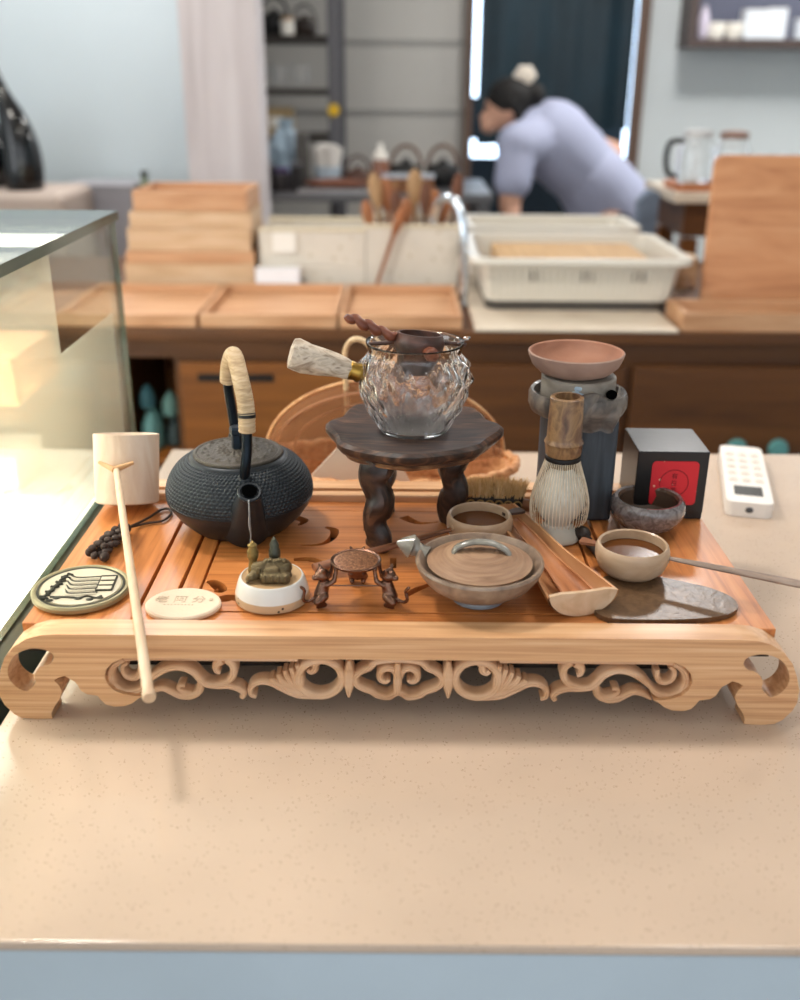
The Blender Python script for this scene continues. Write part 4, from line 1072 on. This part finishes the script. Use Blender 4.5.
m.f([v for v in fr_[0]]+[v for v in ba_[0]][::-1]); m.f([v for v in fr_[-1]]+[v for v in ba_[-1]][::-1])
m.build('cloth', plain('ink_curtain_cloth', '#0e2833', .45, var=.25, bscale=4), ct, smooth=60)
MB().tube([(-.345, .002, .006), (.41, .002, .006)], .008, 10).build('rod', BLACK, ct)
# pillar
PIL = ramp_mat('limed_pillar_wood', ['#c2b8b8', '#d2c9c9', '#ddd6d6'], (14, 14, 1.5), .6)
o = struct('trim_pillar', MB().box((-.585, 2.84, .425), (.245, .18, 2.75), .004), PIL)

# ================================================================== LEFT BACKGROUND
cu = tag(MB().box((0, 0, .14), (.62, .34, .28), .03, seg=4).build('padded_bench', plain('beige_upholstery', '#a99a90', .8, bump=.2, bscale=120), None, loc=(-1.33, 2.56, -.0995)), 'beige padded box under the black glossy vase', 'bench')
cun = thing('plinth', 'plain grey plinth carrying the beige padded box', 'plinth', (-1.33, 2.56, FLOOR_Z)); MB().box((0, 0, .424), (.66, .36, .848), .004).build('plinth_body', plain('grey_plinth', '#8f8a86', .6), cun); MB().box((0, -.003, .03), (.64, .362, .06)).build('plinth_foot', plain('dark_plinth_foot', '#4c4846', .6), cun)
va = thing('black_vase', 'tall glossy black bottle vase with slanting neck', 'vase', (-1.164, 2.50, .182))
GB = plain('glossy_black_ceramic', '#05070a', .12, coat=.3)
m = MB(); P = spline([(0, 0, 0), (0, 0, .004), (.002, 0, .06), (0, 0, .13), (-.012, 0, .20), (-.028, 0, .255), (-.038, 0, .30), (-.05, 0, .345), (-.054, 0, .36)], 6)
rr = [p[0] for p in spline([(.050,), (.056,), (.060,), (.055,), (.042,), (.027,), (.016,), (.012,), (.013,)], 6)]
m.tube(P, rr, 36); m.build('body', GB, va)
MB().lathe([(.010, 0), (.0165, 0), (.0165, .006), (.010, .006), (.010, 0)], 24).build('lip', GB, va, loc=(-.0545, 0, .3605), rot=(0, R(-15), 0))
v2 = thing('black_jar', 'squat black jar behind the tall black bottle vase', 'jar', (-1.345, 2.60, .181))
MB().lathe([(0, 0), (.09, 0), (.12, .06), (.125, .12), (.09, .18), (.05, .2), (.05, .215), (0, .215)], 36).build('body', GB, v2); MB().lathe([(0, .2155), (.052, .2155), (.05, .23), (.012, .235), (.012, .25), (0, .252)], 30).build('lid', GB, v2)
gx = thing('grey_cabinet', 'grey low cabinet standing against the pale wall by the pillar', 'cabinet', (-1.02, 2.86, FLOOR_Z))
MB().box((0, 0, .56), (.24, .22, 1.12), .004).build('body', plain('mid_grey_laminate', '#8d8b90', .5), gx); MB().box((0, -.112, .56), (.225, .004, 1.06), .001).build('door', plain('grey_door_laminate', '#95939a', .5), gx)
gp_ = thing('green_bottle', 'small dull green bottle beside the grey cabinet', 'bottle', (-.875, 2.83, FLOOR_Z+1.04)); MB().lathe([(0, 0), (.02, 0), (.022, .01), (.022, .07), (.01, .09), (.01, .105), (0, .105)], 24).build('body', plain('dull_green_glass', '#6c7658', .3), gp_); MB().lathe([(0, .1055), (.012, .1055), (.012, .12), (0, .12)], 20).build('cap', BLACK, gp_)
sd_ = thing('side_stand', 'narrow wooden stand supporting the green bottle', 'stand', (-.875, 2.83, FLOOR_Z)); MB().box((0, 0, 1.029), (.05, .1, .02), .002).build('top', BROWN2, sd_); MB().box((0, 0, .509), (.03, .06, 1.018), .002).build('post', BROWN2, sd_)

# ================================================================== ALCOVE BENCH AND SHELF RACK
GREYM = plain('grey_steel', '#6e6f72', .45, .6)
wbn = thing('work_bench', 'steel work bench in the alcove holding kitchen clutter', 'bench', (-.18, 3.25, FLOOR_Z))
MB().box((0, 0, 1.065), (1.0, .60, .03), .003).build('top', GREYM, wbn)
for sx in (-1, 1):
    for sy in (-1, 1): MB().box((sx*.47, sy*.27, .525), (.04, .04, 1.05), .003).build('leg', GREYM, wbn)
MB().box((0, 0, .4), (.94, .54, .02)).build('undershelf', GREYM, wbn)
BZ = FLOOR_Z+1.0805
rk = thing('shelf_rack', 'tall dark steel shelf rack against the alcove side wall', 'rack', (-.47, 3.86, FLOOR_Z))
for sx in (-1, 1):
    for sy in (-1, 1): MB().box((sx*.19, sy*.22, 1.0), (.045, .04, 2.0), .003).build('post', plain('grey_rack_post', '#5d5c60', .5), rk)
for z in (.55, 1.22, 1.40, 1.60, 1.82): MB().box((0, 0, z), (.37, .43, .022), .002).build('shelf', plain('dark_shelf_board', '#3a332e', .6), rk)

MB().lathe([(0, 0), (.024, 0), (.024, .004), (0, .005)], 24).build('yellow_tag', plain('bright_yellow', '#e0b416', .5), rk, rot=(R(90), 0, 0), loc=(.19, -.2405, 1.335))
def pot(loc, s, mat, label, ring=False, grp=None):
    t = thing('dark_teapot', label, 'teapot', loc, (0, 0, 0), grp)
    MB().lathe([(0, 0), (.05*s, 0), (.062*s, .02*s), (.064*s, .05*s), (.05*s, .075*s), (.03*s, .08*s), (.012*s, .085*s), (.012*s, .095*s), (0, .097*s)], 32).build('body', mat, t)
    MB().tube([(.055*s*math.cos(PI*k/20), 0, .065*s+.075*s*math.sin(PI*k/20)) for k in range(21)], .006*s, 10, up=(0, 1, 0)).build('handle', BROWN if ring else mat, t)
    MB().tube([(0, .055*s, .035*s), (0, .08*s, .05*s), (0, .092*s, .075*s)], [.016*s, .011*s, .008*s], 12).build('spout', mat, t)
    return t
pot((-.52, 3.73, .661+.0005), 1.0, BLACK, 'black teapot on the upper rack shelf', False)
pot((-.40, 3.74, .661+.0005), .8, plain('dark_brown_pot', '#2a1d16', .4), 'small dark brown teapot next to the black one on the rack', False)
cg = 'glass cups on the rack shelf'
for i in range(3):
    t = tag(MB().lathe([(0, 0), (.028, 0), (.034, .07), (.031, .07), (.026, .006), (0, .006)], 24).build('glass_cup', GLASS, None, loc=(-.585+.085*i, 3.70, .4815)), 'clear glass cup in the row on the rack shelf', 'cup', cg)
b1 = thing('tan_box', 'tan cardboard box on the lower rack shelf', 'box', (-.52, 3.72, .2815)); MB().box((0, 0, .055), (.13, .12, .11), .003).build('carton', plain('tan_card', '#a8906a', .7), b1); MB().box((0, -.0603, .055), (.05, .001, .04)).build('paper_label', WHITE, b1)
b2 = thing('white_jar', 'white jar with tan lid on the upper rack shelf', 'jar', (-.46, 3.69, .661+.0005)); b2.location = (-.46, 3.655, .6615); MB().lathe([(0, 0), (.026, 0), (.028, .05), (0, .052)], 24).build('body', WHITE, b2); MB().lathe([(0, .0525), (.024, .0525), (.024, .064), (0, .065)], 24).build('lid', TW2, b2)
# clutter on the bench
pg_ = thing('plastic_bag', 'crumpled pale blue plastic bag on the alcove bench', 'bag', (-.435, 3.22, BZ))
m = MB(); m.lathe([(0, 0), (.8, 0), (1, .15), (.9, .5), (1.0, .8), (.7, 1.1), (.3, 1.25), (.45, 1.4), (0, 1.35)], 40, fn=lambda r, z, a, i: (r*(1+.16*math.sin(5*a+i*1.3)+.09*math.sin(9*a-i*2)), z+.05*math.sin(4*a+i)*(i > 1)))
m.M = None; o = m.build('bag_film', plain('pale_blue_plastic', '#9fb3c2', .25, coat=.4, bump=.4, bscale=14), pg_, smooth=25); o.scale = (.062, .055, .165)
tb = thing('grey_tower', 'narrow dark grey tin between plastic bag and white cups', 'tin', (-.365, 3.12, BZ)); MB().box((0, 0, .09), (.045, .05, .18), .004).build('body', plain('dark_grey_tin', '#4d4a46', .5), tb); MB().box((0, 0, .186), (.048, .053, .012), .003).build('lid', plain('grey_tin_lid', '#5a5752', .4), tb)
cgp = thing('cup_holder', 'pale blue pot holding white paper cups on the bench', 'holder', (-.277, 3.16, BZ))
MB().lathe([(0, 0), (.042, 0), (.052, .075), (.049, .075), (.04, .005), (0, .005)], 32).build('pot', plain('ice_blue_plastic', '#b8c6d2', .4), cgp)
for i in range(6):
    a = i*1.05; x, y = .027*math.cos(a), .027*math.sin(a)
    q = tag(MB().lathe([(0, 0), (.013, 0), (.019, .085+.006*(i % 3)), (.017, .085+.006*(i % 3)), (.011, .003), (0, .003)], 20).build('paper_cup', plain('white_paper_cup', '#e6e2dc', .6), None, loc=(-.277+x, 3.16+y, BZ+.055), rot=(R(9*math.sin(a)*-1), R(9*math.cos(a)), 0)), 'white paper cup standing in the pale blue pot', 'cup', 'paper cups in the pot')
bt = thing('sauce_bottle', 'clear squeeze bottle of brown sauce with white cap', 'bottle', (-.082, 3.16, BZ))
MB().lathe([(0, 0), (.028, 0), (.031, .006), (.031, .085), (.024, .098), (0, .1)], 28).build('body', plain('brown_sauce', '#8a5a44', .3, coat=.3), bt); MB().lathe([(0, .1005), (.026, .1005), (.026, .118), (.012, .128), (.008, .155), (0, .157)], 24).build('cap', WHITE, bt)
pot((-.165, 3.14, BZ), .8, plain('brown_clay', '#4a2a1c', .45), 'brown clay teapot between the cup pot and sauce bottle')
pot((.012, 3.20, BZ), 1.04, BLACK, 'black teapot right beside the sauce bottle', True)
pot((.150, 3.22, BZ), 1.04, BLACK, 'black teapot at the end of the alcove bench near the door', True)
tr = thing('snack_tray', 'flat silver tray of brown food at the front of the bench', 'tray', (-.235, 3.02, BZ)); MB().prism(rrect(.14, .06, .012), (), 0, .012, 'XY').build('tray', plain('silver_foil', '#b4b6bb', .3, .8), tr, smooth=30)
MB().ell((0, 0, .026), (.12, .045, .018), 24).build('food', plain('brown_bread', '#6d4230', .6, bump=.5, var=.2), tr)
jr = thing('purple_jar', 'round dark jar with purple lid by the pillar', 'jar', (-.44, 3.03, BZ)); MB().lathe([(0, 0), (.04, 0), (.045, .03), (.042, .06), (0, .062)], 28).build('body', plain('dark_jar', '#3a3638', .3), jr); MB().lathe([(0, .0625), (.035, .0625), (.033, .078), (0, .08)], 28).build('lid', plain('violet_lid', '#4b3a63', .4), jr)

for i, x in enumerate((-.515, -.470, -.375)):
    t = thing('dark_canister', ('dark canister closest to the pillar on the alcove bench', 'dark canister in front of the plastic bag on the bench', 'dark canister in front of the grey tin on the bench')[i], 'canister', (x, 2.985, BZ), (0, 0, 0), 'dark canisters on the bench')
    MB().lathe([(0, 0), (.019, 0), (.0205, .004), (.0205, .07+.008*i), (0, .072+.008*i)], 24).build('body', plain('dark_tin', '#2d2b2c', .35, .4), t); MB().lathe([(0, .0725+.008*i), (.0215, .0725+.008*i), (.0215, .086+.008*i), (0, .087+.008*i)], 24).build('lid', plain('pewter_lid', '#6a6a70', .3, .6), t)
tbx = thing('snack_tub', 'clear tub of brown snacks on the bench behind the utensil basket', 'tub', (.02, 3.03, BZ))
MB().prism(rrect(.09, .06, .012), (), 0, .05, 'XY').build('contents', ramp_mat('brown_snacks', ['#4a2a18', '#8a5530', '#b98a58'], (60, 60, 60), .5, bump=.5), tbx, smooth=30); MB().prism(rrect(.094, .064, .014), (), .0505, .058, 'XY').build('clear_lid', plain('frosty_lid', '#c3c9d2', .2), tbx, smooth=30)

# ================================================================== RIGHT BACKGROUND
ws = thing('wall_shelf', 'dark brown framed wall shelf box holding white cups', 'shelf', (1.72, 4.25, .66))
WS = plain('dark_shelf_wood', '#4d403c', .5)
MB().box((0, 0, .0), (.92, .19, .035), .002).build('bottom_board', WS, ws); MB().box((-.443, 0, .24), (.035, .19, .44), .002).build('side_board', WS, ws); MB().box((.443, 0, .24), (.035, .19, .44), .002).build('side_board', WS, ws); MB().box((0, .085, .24), (.85, .014, .44)).build('back_board', plain('slate_blue_board', '#595c6e', .6), ws)
cg = 'white cups on the wall shelf'
for i, x in enumerate((1.385, 1.468)):
    t = thing('white_cup', ('small white cup nearest the shelf side on the wall shelf', 'small white cup next to the white cartons on the wall shelf')[i], 'cup', (x, 4.19, .678), (0, 0, R(-80)), cg)
    MB().lathe([(0, 0), (.03, 0), (.038, .02), (.04, .065), (.037, .065), (.034, .02), (0, .008)], 28).build('body', WHITE, t); MB().tube([(.038, 0, .05), (.056, 0, .046), (.056, 0, .025), (.038, 0, .018)], .004, 8).build('handle', WHITE, t)
for i, (x, w, h, l) in enumerate(((1.555, .11, .115, 'white carton beside the cups on the wall shelf'), (1.645, .075, .12, 'narrow white carton right of the first on the wall shelf'), (1.80, .12, .08, 'low white carton at the cut-off end of the wall shelf'))):
    t = thing('white_carton', l, 'carton', (x, 4.19, .678)); MB().box((0, 0, h/2), (w, .08, h), .003).build('carton_body', plain('cool_white_card', '#dfe4ea', .5), t); MB().box((0, 0, h+.002), (w+.002, .082, .003), .001).build('flap', WHITE, t)
pv = thing('pale_vase', 'slim pale lilac vase beside the wall shelf frame', 'vase', (1.262+.075, 4.19, .678)); pv.location = (1.325, 4.175, .678); MB().lathe([(0, 0), (.012, 0), (.02, .03), (.024, .085), (.010, .115), (.012, .125), (0, .125)], 24).build('body', plain('lilac_white', '#cfc6d6', .4), pv); MB().lathe([(.012, .125), (.015, .128), (.012, .131), (.009, .128), (.012, .125)], 20).build('lip', plain('lilac_lip', '#d8d0de', .4), pv)
sdt = thing('side_table', 'brown side table with pale top behind the oak board', 'table', (1.10, 2.62, FLOOR_Z))
MB().box((0, 0, 1.128), (.56, .40, .03), .003).build('top', LIGHTTOP, sdt); MB().box((.02, .02, 1.06), (.50, .34, .105)).build('apron', BROWN, sdt)
for sx in (-1, 1):
    for sy in (-1, 1): MB().box((.02+sx*.225, .02+sy*.15, .5), (.05, .05, 1.0), .003).build('leg', BROWN2, sdt)
tct = thing('hanging_towel', 'blue grey towel hanging at the side table corner', 'towel', (.781, 2.57, .03)); m = MB(); m.prism([(-.02, -.13), (.03, -.15), (.035, .145), (.0, .160), (-.035, .12)], (), 0, .05, 'XZ'); m.build('cloth', plain('blue_grey_cloth', '#6f7c8e', .7, var=.25, bscale=22), tct, smooth=30, bevel=.008)
wtr = thing('wooden_platter', 'small reddish wooden platter under the glass jugs', 'platter', (.955, 2.56, .1935)); MB().prism(rrect(.115, .10, .012), (), 0, .018, 'XY').build('platter_board', ramp_mat('red_platter_wood', ['#a85f38', '#c47c50'], (4, 30, 30), .5), wtr, smooth=30, bevel=.003); MB().box((0, -.094, .022), (.2, .006, .008), .002).build('front_rim', TW, wtr)
def jug(loc, label, s, lidm, handle):
    t = thing('glass_jug', label, 'jug', loc)
    MB().lathe([(0, .002), (.05*s, .0), (.058*s, .01), (.058*s, .10*s), (.045*s, .125*s), (.045*s, .14*s), (.043*s, .14*s), (.042*s, .125*s), (.054*s, .098*s), (.054*s, .012), (0, .008)], 36).build('glass_body', GLASS, t)
    MB().lathe([(0, .1405*s), (.047*s, .1405*s), (.047*s, .160*s), (.02*s, .165*s), (0, .165*s)], 28).build('lid', lidm, t)
    if handle: MB().tube(spline([(-.045*s, 0, .13*s), (-.085*s, 0, .125*s), (-.096*s, 0, .08*s), (-.085*s, 0, .03*s), (-.056*s, 0, .02*s)], 5), .009*s, 10).build('handle', BLACK, t)
    return t
jug((.905, 2.545, .2118), 'clear glass jug with black handle on the wooden platter', .95, plain('jug_clear_lid', '#c8c8c8', .2), True)
jug((1.025, 2.57, .2118), 'clear glass jar with brownish lid on the wooden platter', .92, plain('brownish_lid', '#8a6a5c', .5), False)
gg = 'glasses behind the oak board'
for i, x in enumerate((1.13, 1.20, 1.27)):
    tag(MB().lathe([(0, 0), (.026, 0), (.033, .10), (.031, .10), (.024, .006), (0, .006)], 24).build('glass_tumbler', GLASS, None, loc=(x, 2.60+.02*i, .1935)), 'clear drinking glass on the side table above the oak board edge', 'glass', gg)

# ================================================================== PERSON BENDING OVER
SKIN = plain('skin', '#c99a82', .5)
pe = thing('person', 'person in pale lilac blue shirt bending over with hair tied up', 'person', (.83, 3.42, FLOOR_Z))
def W(x, y, z): return Vector((x-.83, y-3.42, z-FLOOR_Z))
def W2(px, dy, z, s=1.0): return W(px, 3.42+dy, z)
hip, waist, chest, neck, head = W(.82, 3.46, .02), W(.73, 3.45, .16), W(.58, 3.41, .29), W(.455, 3.38, .355), W(.405, 3.37, .40)
shL, shR = W(.43, 3.25, .28), W(.56, 3.56, .32)
elL, haL = W(.405, 3.20, .07), W(.42, 3.12, -.10)
elR, haR = W(.86, 3.60, .235), W(.80, 3.40, .0)
b = MB()
b.limb(hip, waist, .135, .125, 20); b.limb(waist, chest, .125, .135, 20); b.limb(chest, neck, .12, .06, 20); b.limb(neck, head, .05, .052, 16)
# head turned down and to the left, with jaw and nose
b.ell(head+Vector((-.012, 0, .012)), (.082, .072, .090), 24); b.limb(head+Vector((-.04, 0, -.02)), head+Vector((-.075, -.004, -.055)), .052, .036, 14)
b.limb(head+Vector((-.088, -.004, -.012)), head+Vector((-.108, -.004, -.028)), .012, .010, 10)
b.ell(head+Vector((.0, -.074, -.006)), (.016, .010, .024), 12)
b.limb(head+Vector((-.096, -.004, -.062)), head+Vector((-.10, -.004, -.064)), .012, .010, 8)
for s_, e_, h_ in ((shL, elL, haL), (shR, elR, haR)):
    b.limb(chest, s_, .09, .066, 14); b.limb(s_, e_, .056, .043, 14); b.limb(e_, h_, .042, .027, 14)
    d = (h_-e_).normalized(); sd = d.cross(Vector((0, 1, 0))).normalized(); pc = h_+d*.045
    b.limb(h_, pc, .027, .032, 12)
    for k in range(4):
        o_ = sd*(-.024+.016*k); L = (.055, .066, .062, .048)[k]
        q = pc+o_+d*.02; q2 = q+d*L*.55+Vector((0, -.006, 0)); q3 = q2+d*L*.45+Vector((0, -.018, 0))
        b.limb(q, q2, .0095, .0088, 8); b.limb(q2, q3, .0088, .007, 8)
    th = h_+d*.02+sd*.03; b.limb(h_+d*.01+sd*.012, th+d*.02+sd*.012, .012, .010, 8); b.limb(th+d*.02+sd*.012, th+d*.05+sd*.012, .010, .008, 8)
for s in (-1, 1):
    hp_ = hip+Vector((.01, s*.085, -.02)); kn_ = W(.80, 3.46+s*.10, -.44); an = W(.84, 3.46+s*.11, -.875)
    b.limb(hp_, kn_, .088, .058, 16); b.limb(kn_, an, .056, .038, 14); b.limb(an+Vector((.015, 0, -.03)), an+Vector((-.15, 0, -.043)), .032, .028, 12)
b.build('body', SKIN, pe, mods=fuse(.0085, 5))
SH = plain('lilac_blue_cotton', '#a6abc4', .8, bump=.35, bscale=16)
s = MB()
s.limb(hip+Vector((.0, 0, .02)), waist, .152, .140, 24); s.limb(waist, chest, .140, .150, 24); s.limb(chest, neck+Vector((.025, 0, -.005)), .138, .078, 20)
for s_, e_ in ((shL, elL), (shR, elR)):
    s.limb(chest, s_, .105, .082, 16); s.limb(s_, s_+(e_-s_)*.62, .074, .072, 16)
s.limb(waist+Vector((.04, -.03, -.02)), hip+Vector((.07, -.02, -.01)), .13, .142, 20)
s.build('shirt', SH, pe, mods=fuse(.009, 6))
t_ = MB(); t_.limb(hip+Vector((.045, 0, -.045)), hip+Vector((.02, 0, -.10)), .140, .135, 20)
for q in (-1, 1):
    hp_ = hip+Vector((.02, q*.085, -.06)); kn_ = W(.80, 3.46+q*.10, -.44); an = W(.84, 3.46+q*.11, -.84)
    t_.limb(hp_, kn_, .108, .075, 16); t_.limb(kn_, an, .072, .060, 14)
t_.build('trousers', plain('black_trousers', '#14151a', .8), pe, mods=fuse(.010, 4))
h = MB(); h.ell(head+Vector((.002, 0, .034)), (.093, .086, .082), 24); h.ell(head+Vector((.085, -.01, .052)), (.048, .05, .046), 18); h.limb(head+Vector((.0, -.068, .02)), head+Vector((.03, -.06, -.02)), .026, .02, 10)
h.build('hair', plain('black_hair', '#0f0c0b', .75, bump=.4, bscale=60), pe, mods=fuse(.007, 3))
cl_ = MB()
for k in range(6):
    a = k*PI/3; cl_.ell(head+Vector((.050+.026*math.cos(a), -.02, .118+.022*math.sin(a))), (.018, .014, .017), 12)
cl_.ell(head+Vector((.05, -.026, .118)), .014, 12)
cl_.build('flower_hair_clip', plain('cream_fabric_flower', '#e8ded0', .7), pe)
for dy in (-.028, .020): MB().ell(head+Vector((-.088, dy, .008)), (.006, .010, .007), 10).build('eye', BLACK, pe)
# ================================================================== LIGHT
def area(name, loc, rot, size, power, col, sy=None, shape='RECTANGLE'):
    d = bpy.data.lights.new(name, 'AREA'); d.energy = power; d.color = col; d.shape = shape; d.size = size
    if shape in ('RECTANGLE', 'ELLIPSE'): d.size_y = sy or size
    o = bpy.data.objects.new(name, d); COL.objects.link(o); o.location = loc; o.rotation_euler = rot
    o['kind'] = 'helper'
    return o
WARM = (1, .93, .85); NEUT = (1, .97, .94); COOL = (.80, .90, 1)
area('ceiling_lamp', (-.78, .62, 1.74), (0, 0, 0), .30, 23, WARM, shape='DISK')
area('ceiling_lamp', (.75, .55, 1.74), (0, 0, 0), .45, 10, WARM, shape='DISK')
area('ceiling_lamp', (-1.1, 2.75, 1.76), (0, 0, 0), .8, 30, NEUT, shape='DISK')
area('ceiling_lamp', (1.17, 3.14, 1.76), (0, 0, 0), .30, 26, NEUT, shape='DISK')
area('ceiling_lamp', (2.6, 3.5, 1.76), (0, 0, 0), .6, 34, NEUT, shape='DISK')
area('unseen_fill_light', (-2.9, -.6, .75), (0, R(-90), 0), 1.6, 40, (.93, .96, 1), 2.6)  # added side light from out of view, no window is modelled here
area('unseen_fill_light', (0, -3.2, .9), (R(90), 0, 0), 5.0, 32, (.93, .96, 1), 2.0)  # added soft fill from behind the camera, not a modelled window
area('doorway_daylight', (.7, 4.36, .3), (R(-90), 0, 0), .7, 5, COOL, 1.2)
area('case_lamp', (-.80, .20, .322), (0, 0, 0), .6, 27, (1, .95, .85), .5)
wd = bpy.data.worlds.new('daylight'); SC.world = wd; wd.use_nodes = True
bg = wd.node_tree.nodes['Background']; bg.inputs[0].default_value = (.86, .93, 1, 1); bg.inputs[1].default_value = .8

# ================================================================== CAMERA
cd = bpy.data.cameras.new('camera'); co = bpy.data.objects.new('camera', cd); COL.objects.link(co)
cd.sensor_fit = 'VERTICAL'; cd.sensor_height = 36; cd.sensor_width = 28.8; cd.lens = 36
p = math.atan(.421); th = R(.46)
fw = Vector((0, math.cos(p), -math.sin(p))); r0 = Vector((1, 0, 0)); u0 = Vector((0, math.sin(p), math.cos(p)))
rt = r0*math.cos(th)+u0*math.sin(th); upv = u0*math.cos(th)-r0*math.sin(th)
mw = Matrix.Identity(4)
for i in range(3): mw[i][0], mw[i][1], mw[i][2] = rt[i], upv[i], -fw[i]
mw.translation = (0, -.716, .503); co.matrix_world = mw
cd.dof.use_dof = True; cd.dof.focus_distance = .93; cd.dof.aperture_fstop = 3.2
cd.clip_start = .02
SC.camera = co
SC.view_settings.view_transform = 'Standard'; SC.view_settings.look = 'None'
SC.view_settings.gamma = 1; SC.view_settings.use_curve_mapping = False
SC.view_settings.exposure = 0
SC.cycles.use_denoising = True
SC.cycles.max_bounces = 12; SC.cycles.transmission_bounces = 12; SC.cycles.transparent_max_bounces = 16
SC.cycles.sample_clamp_indirect = 8
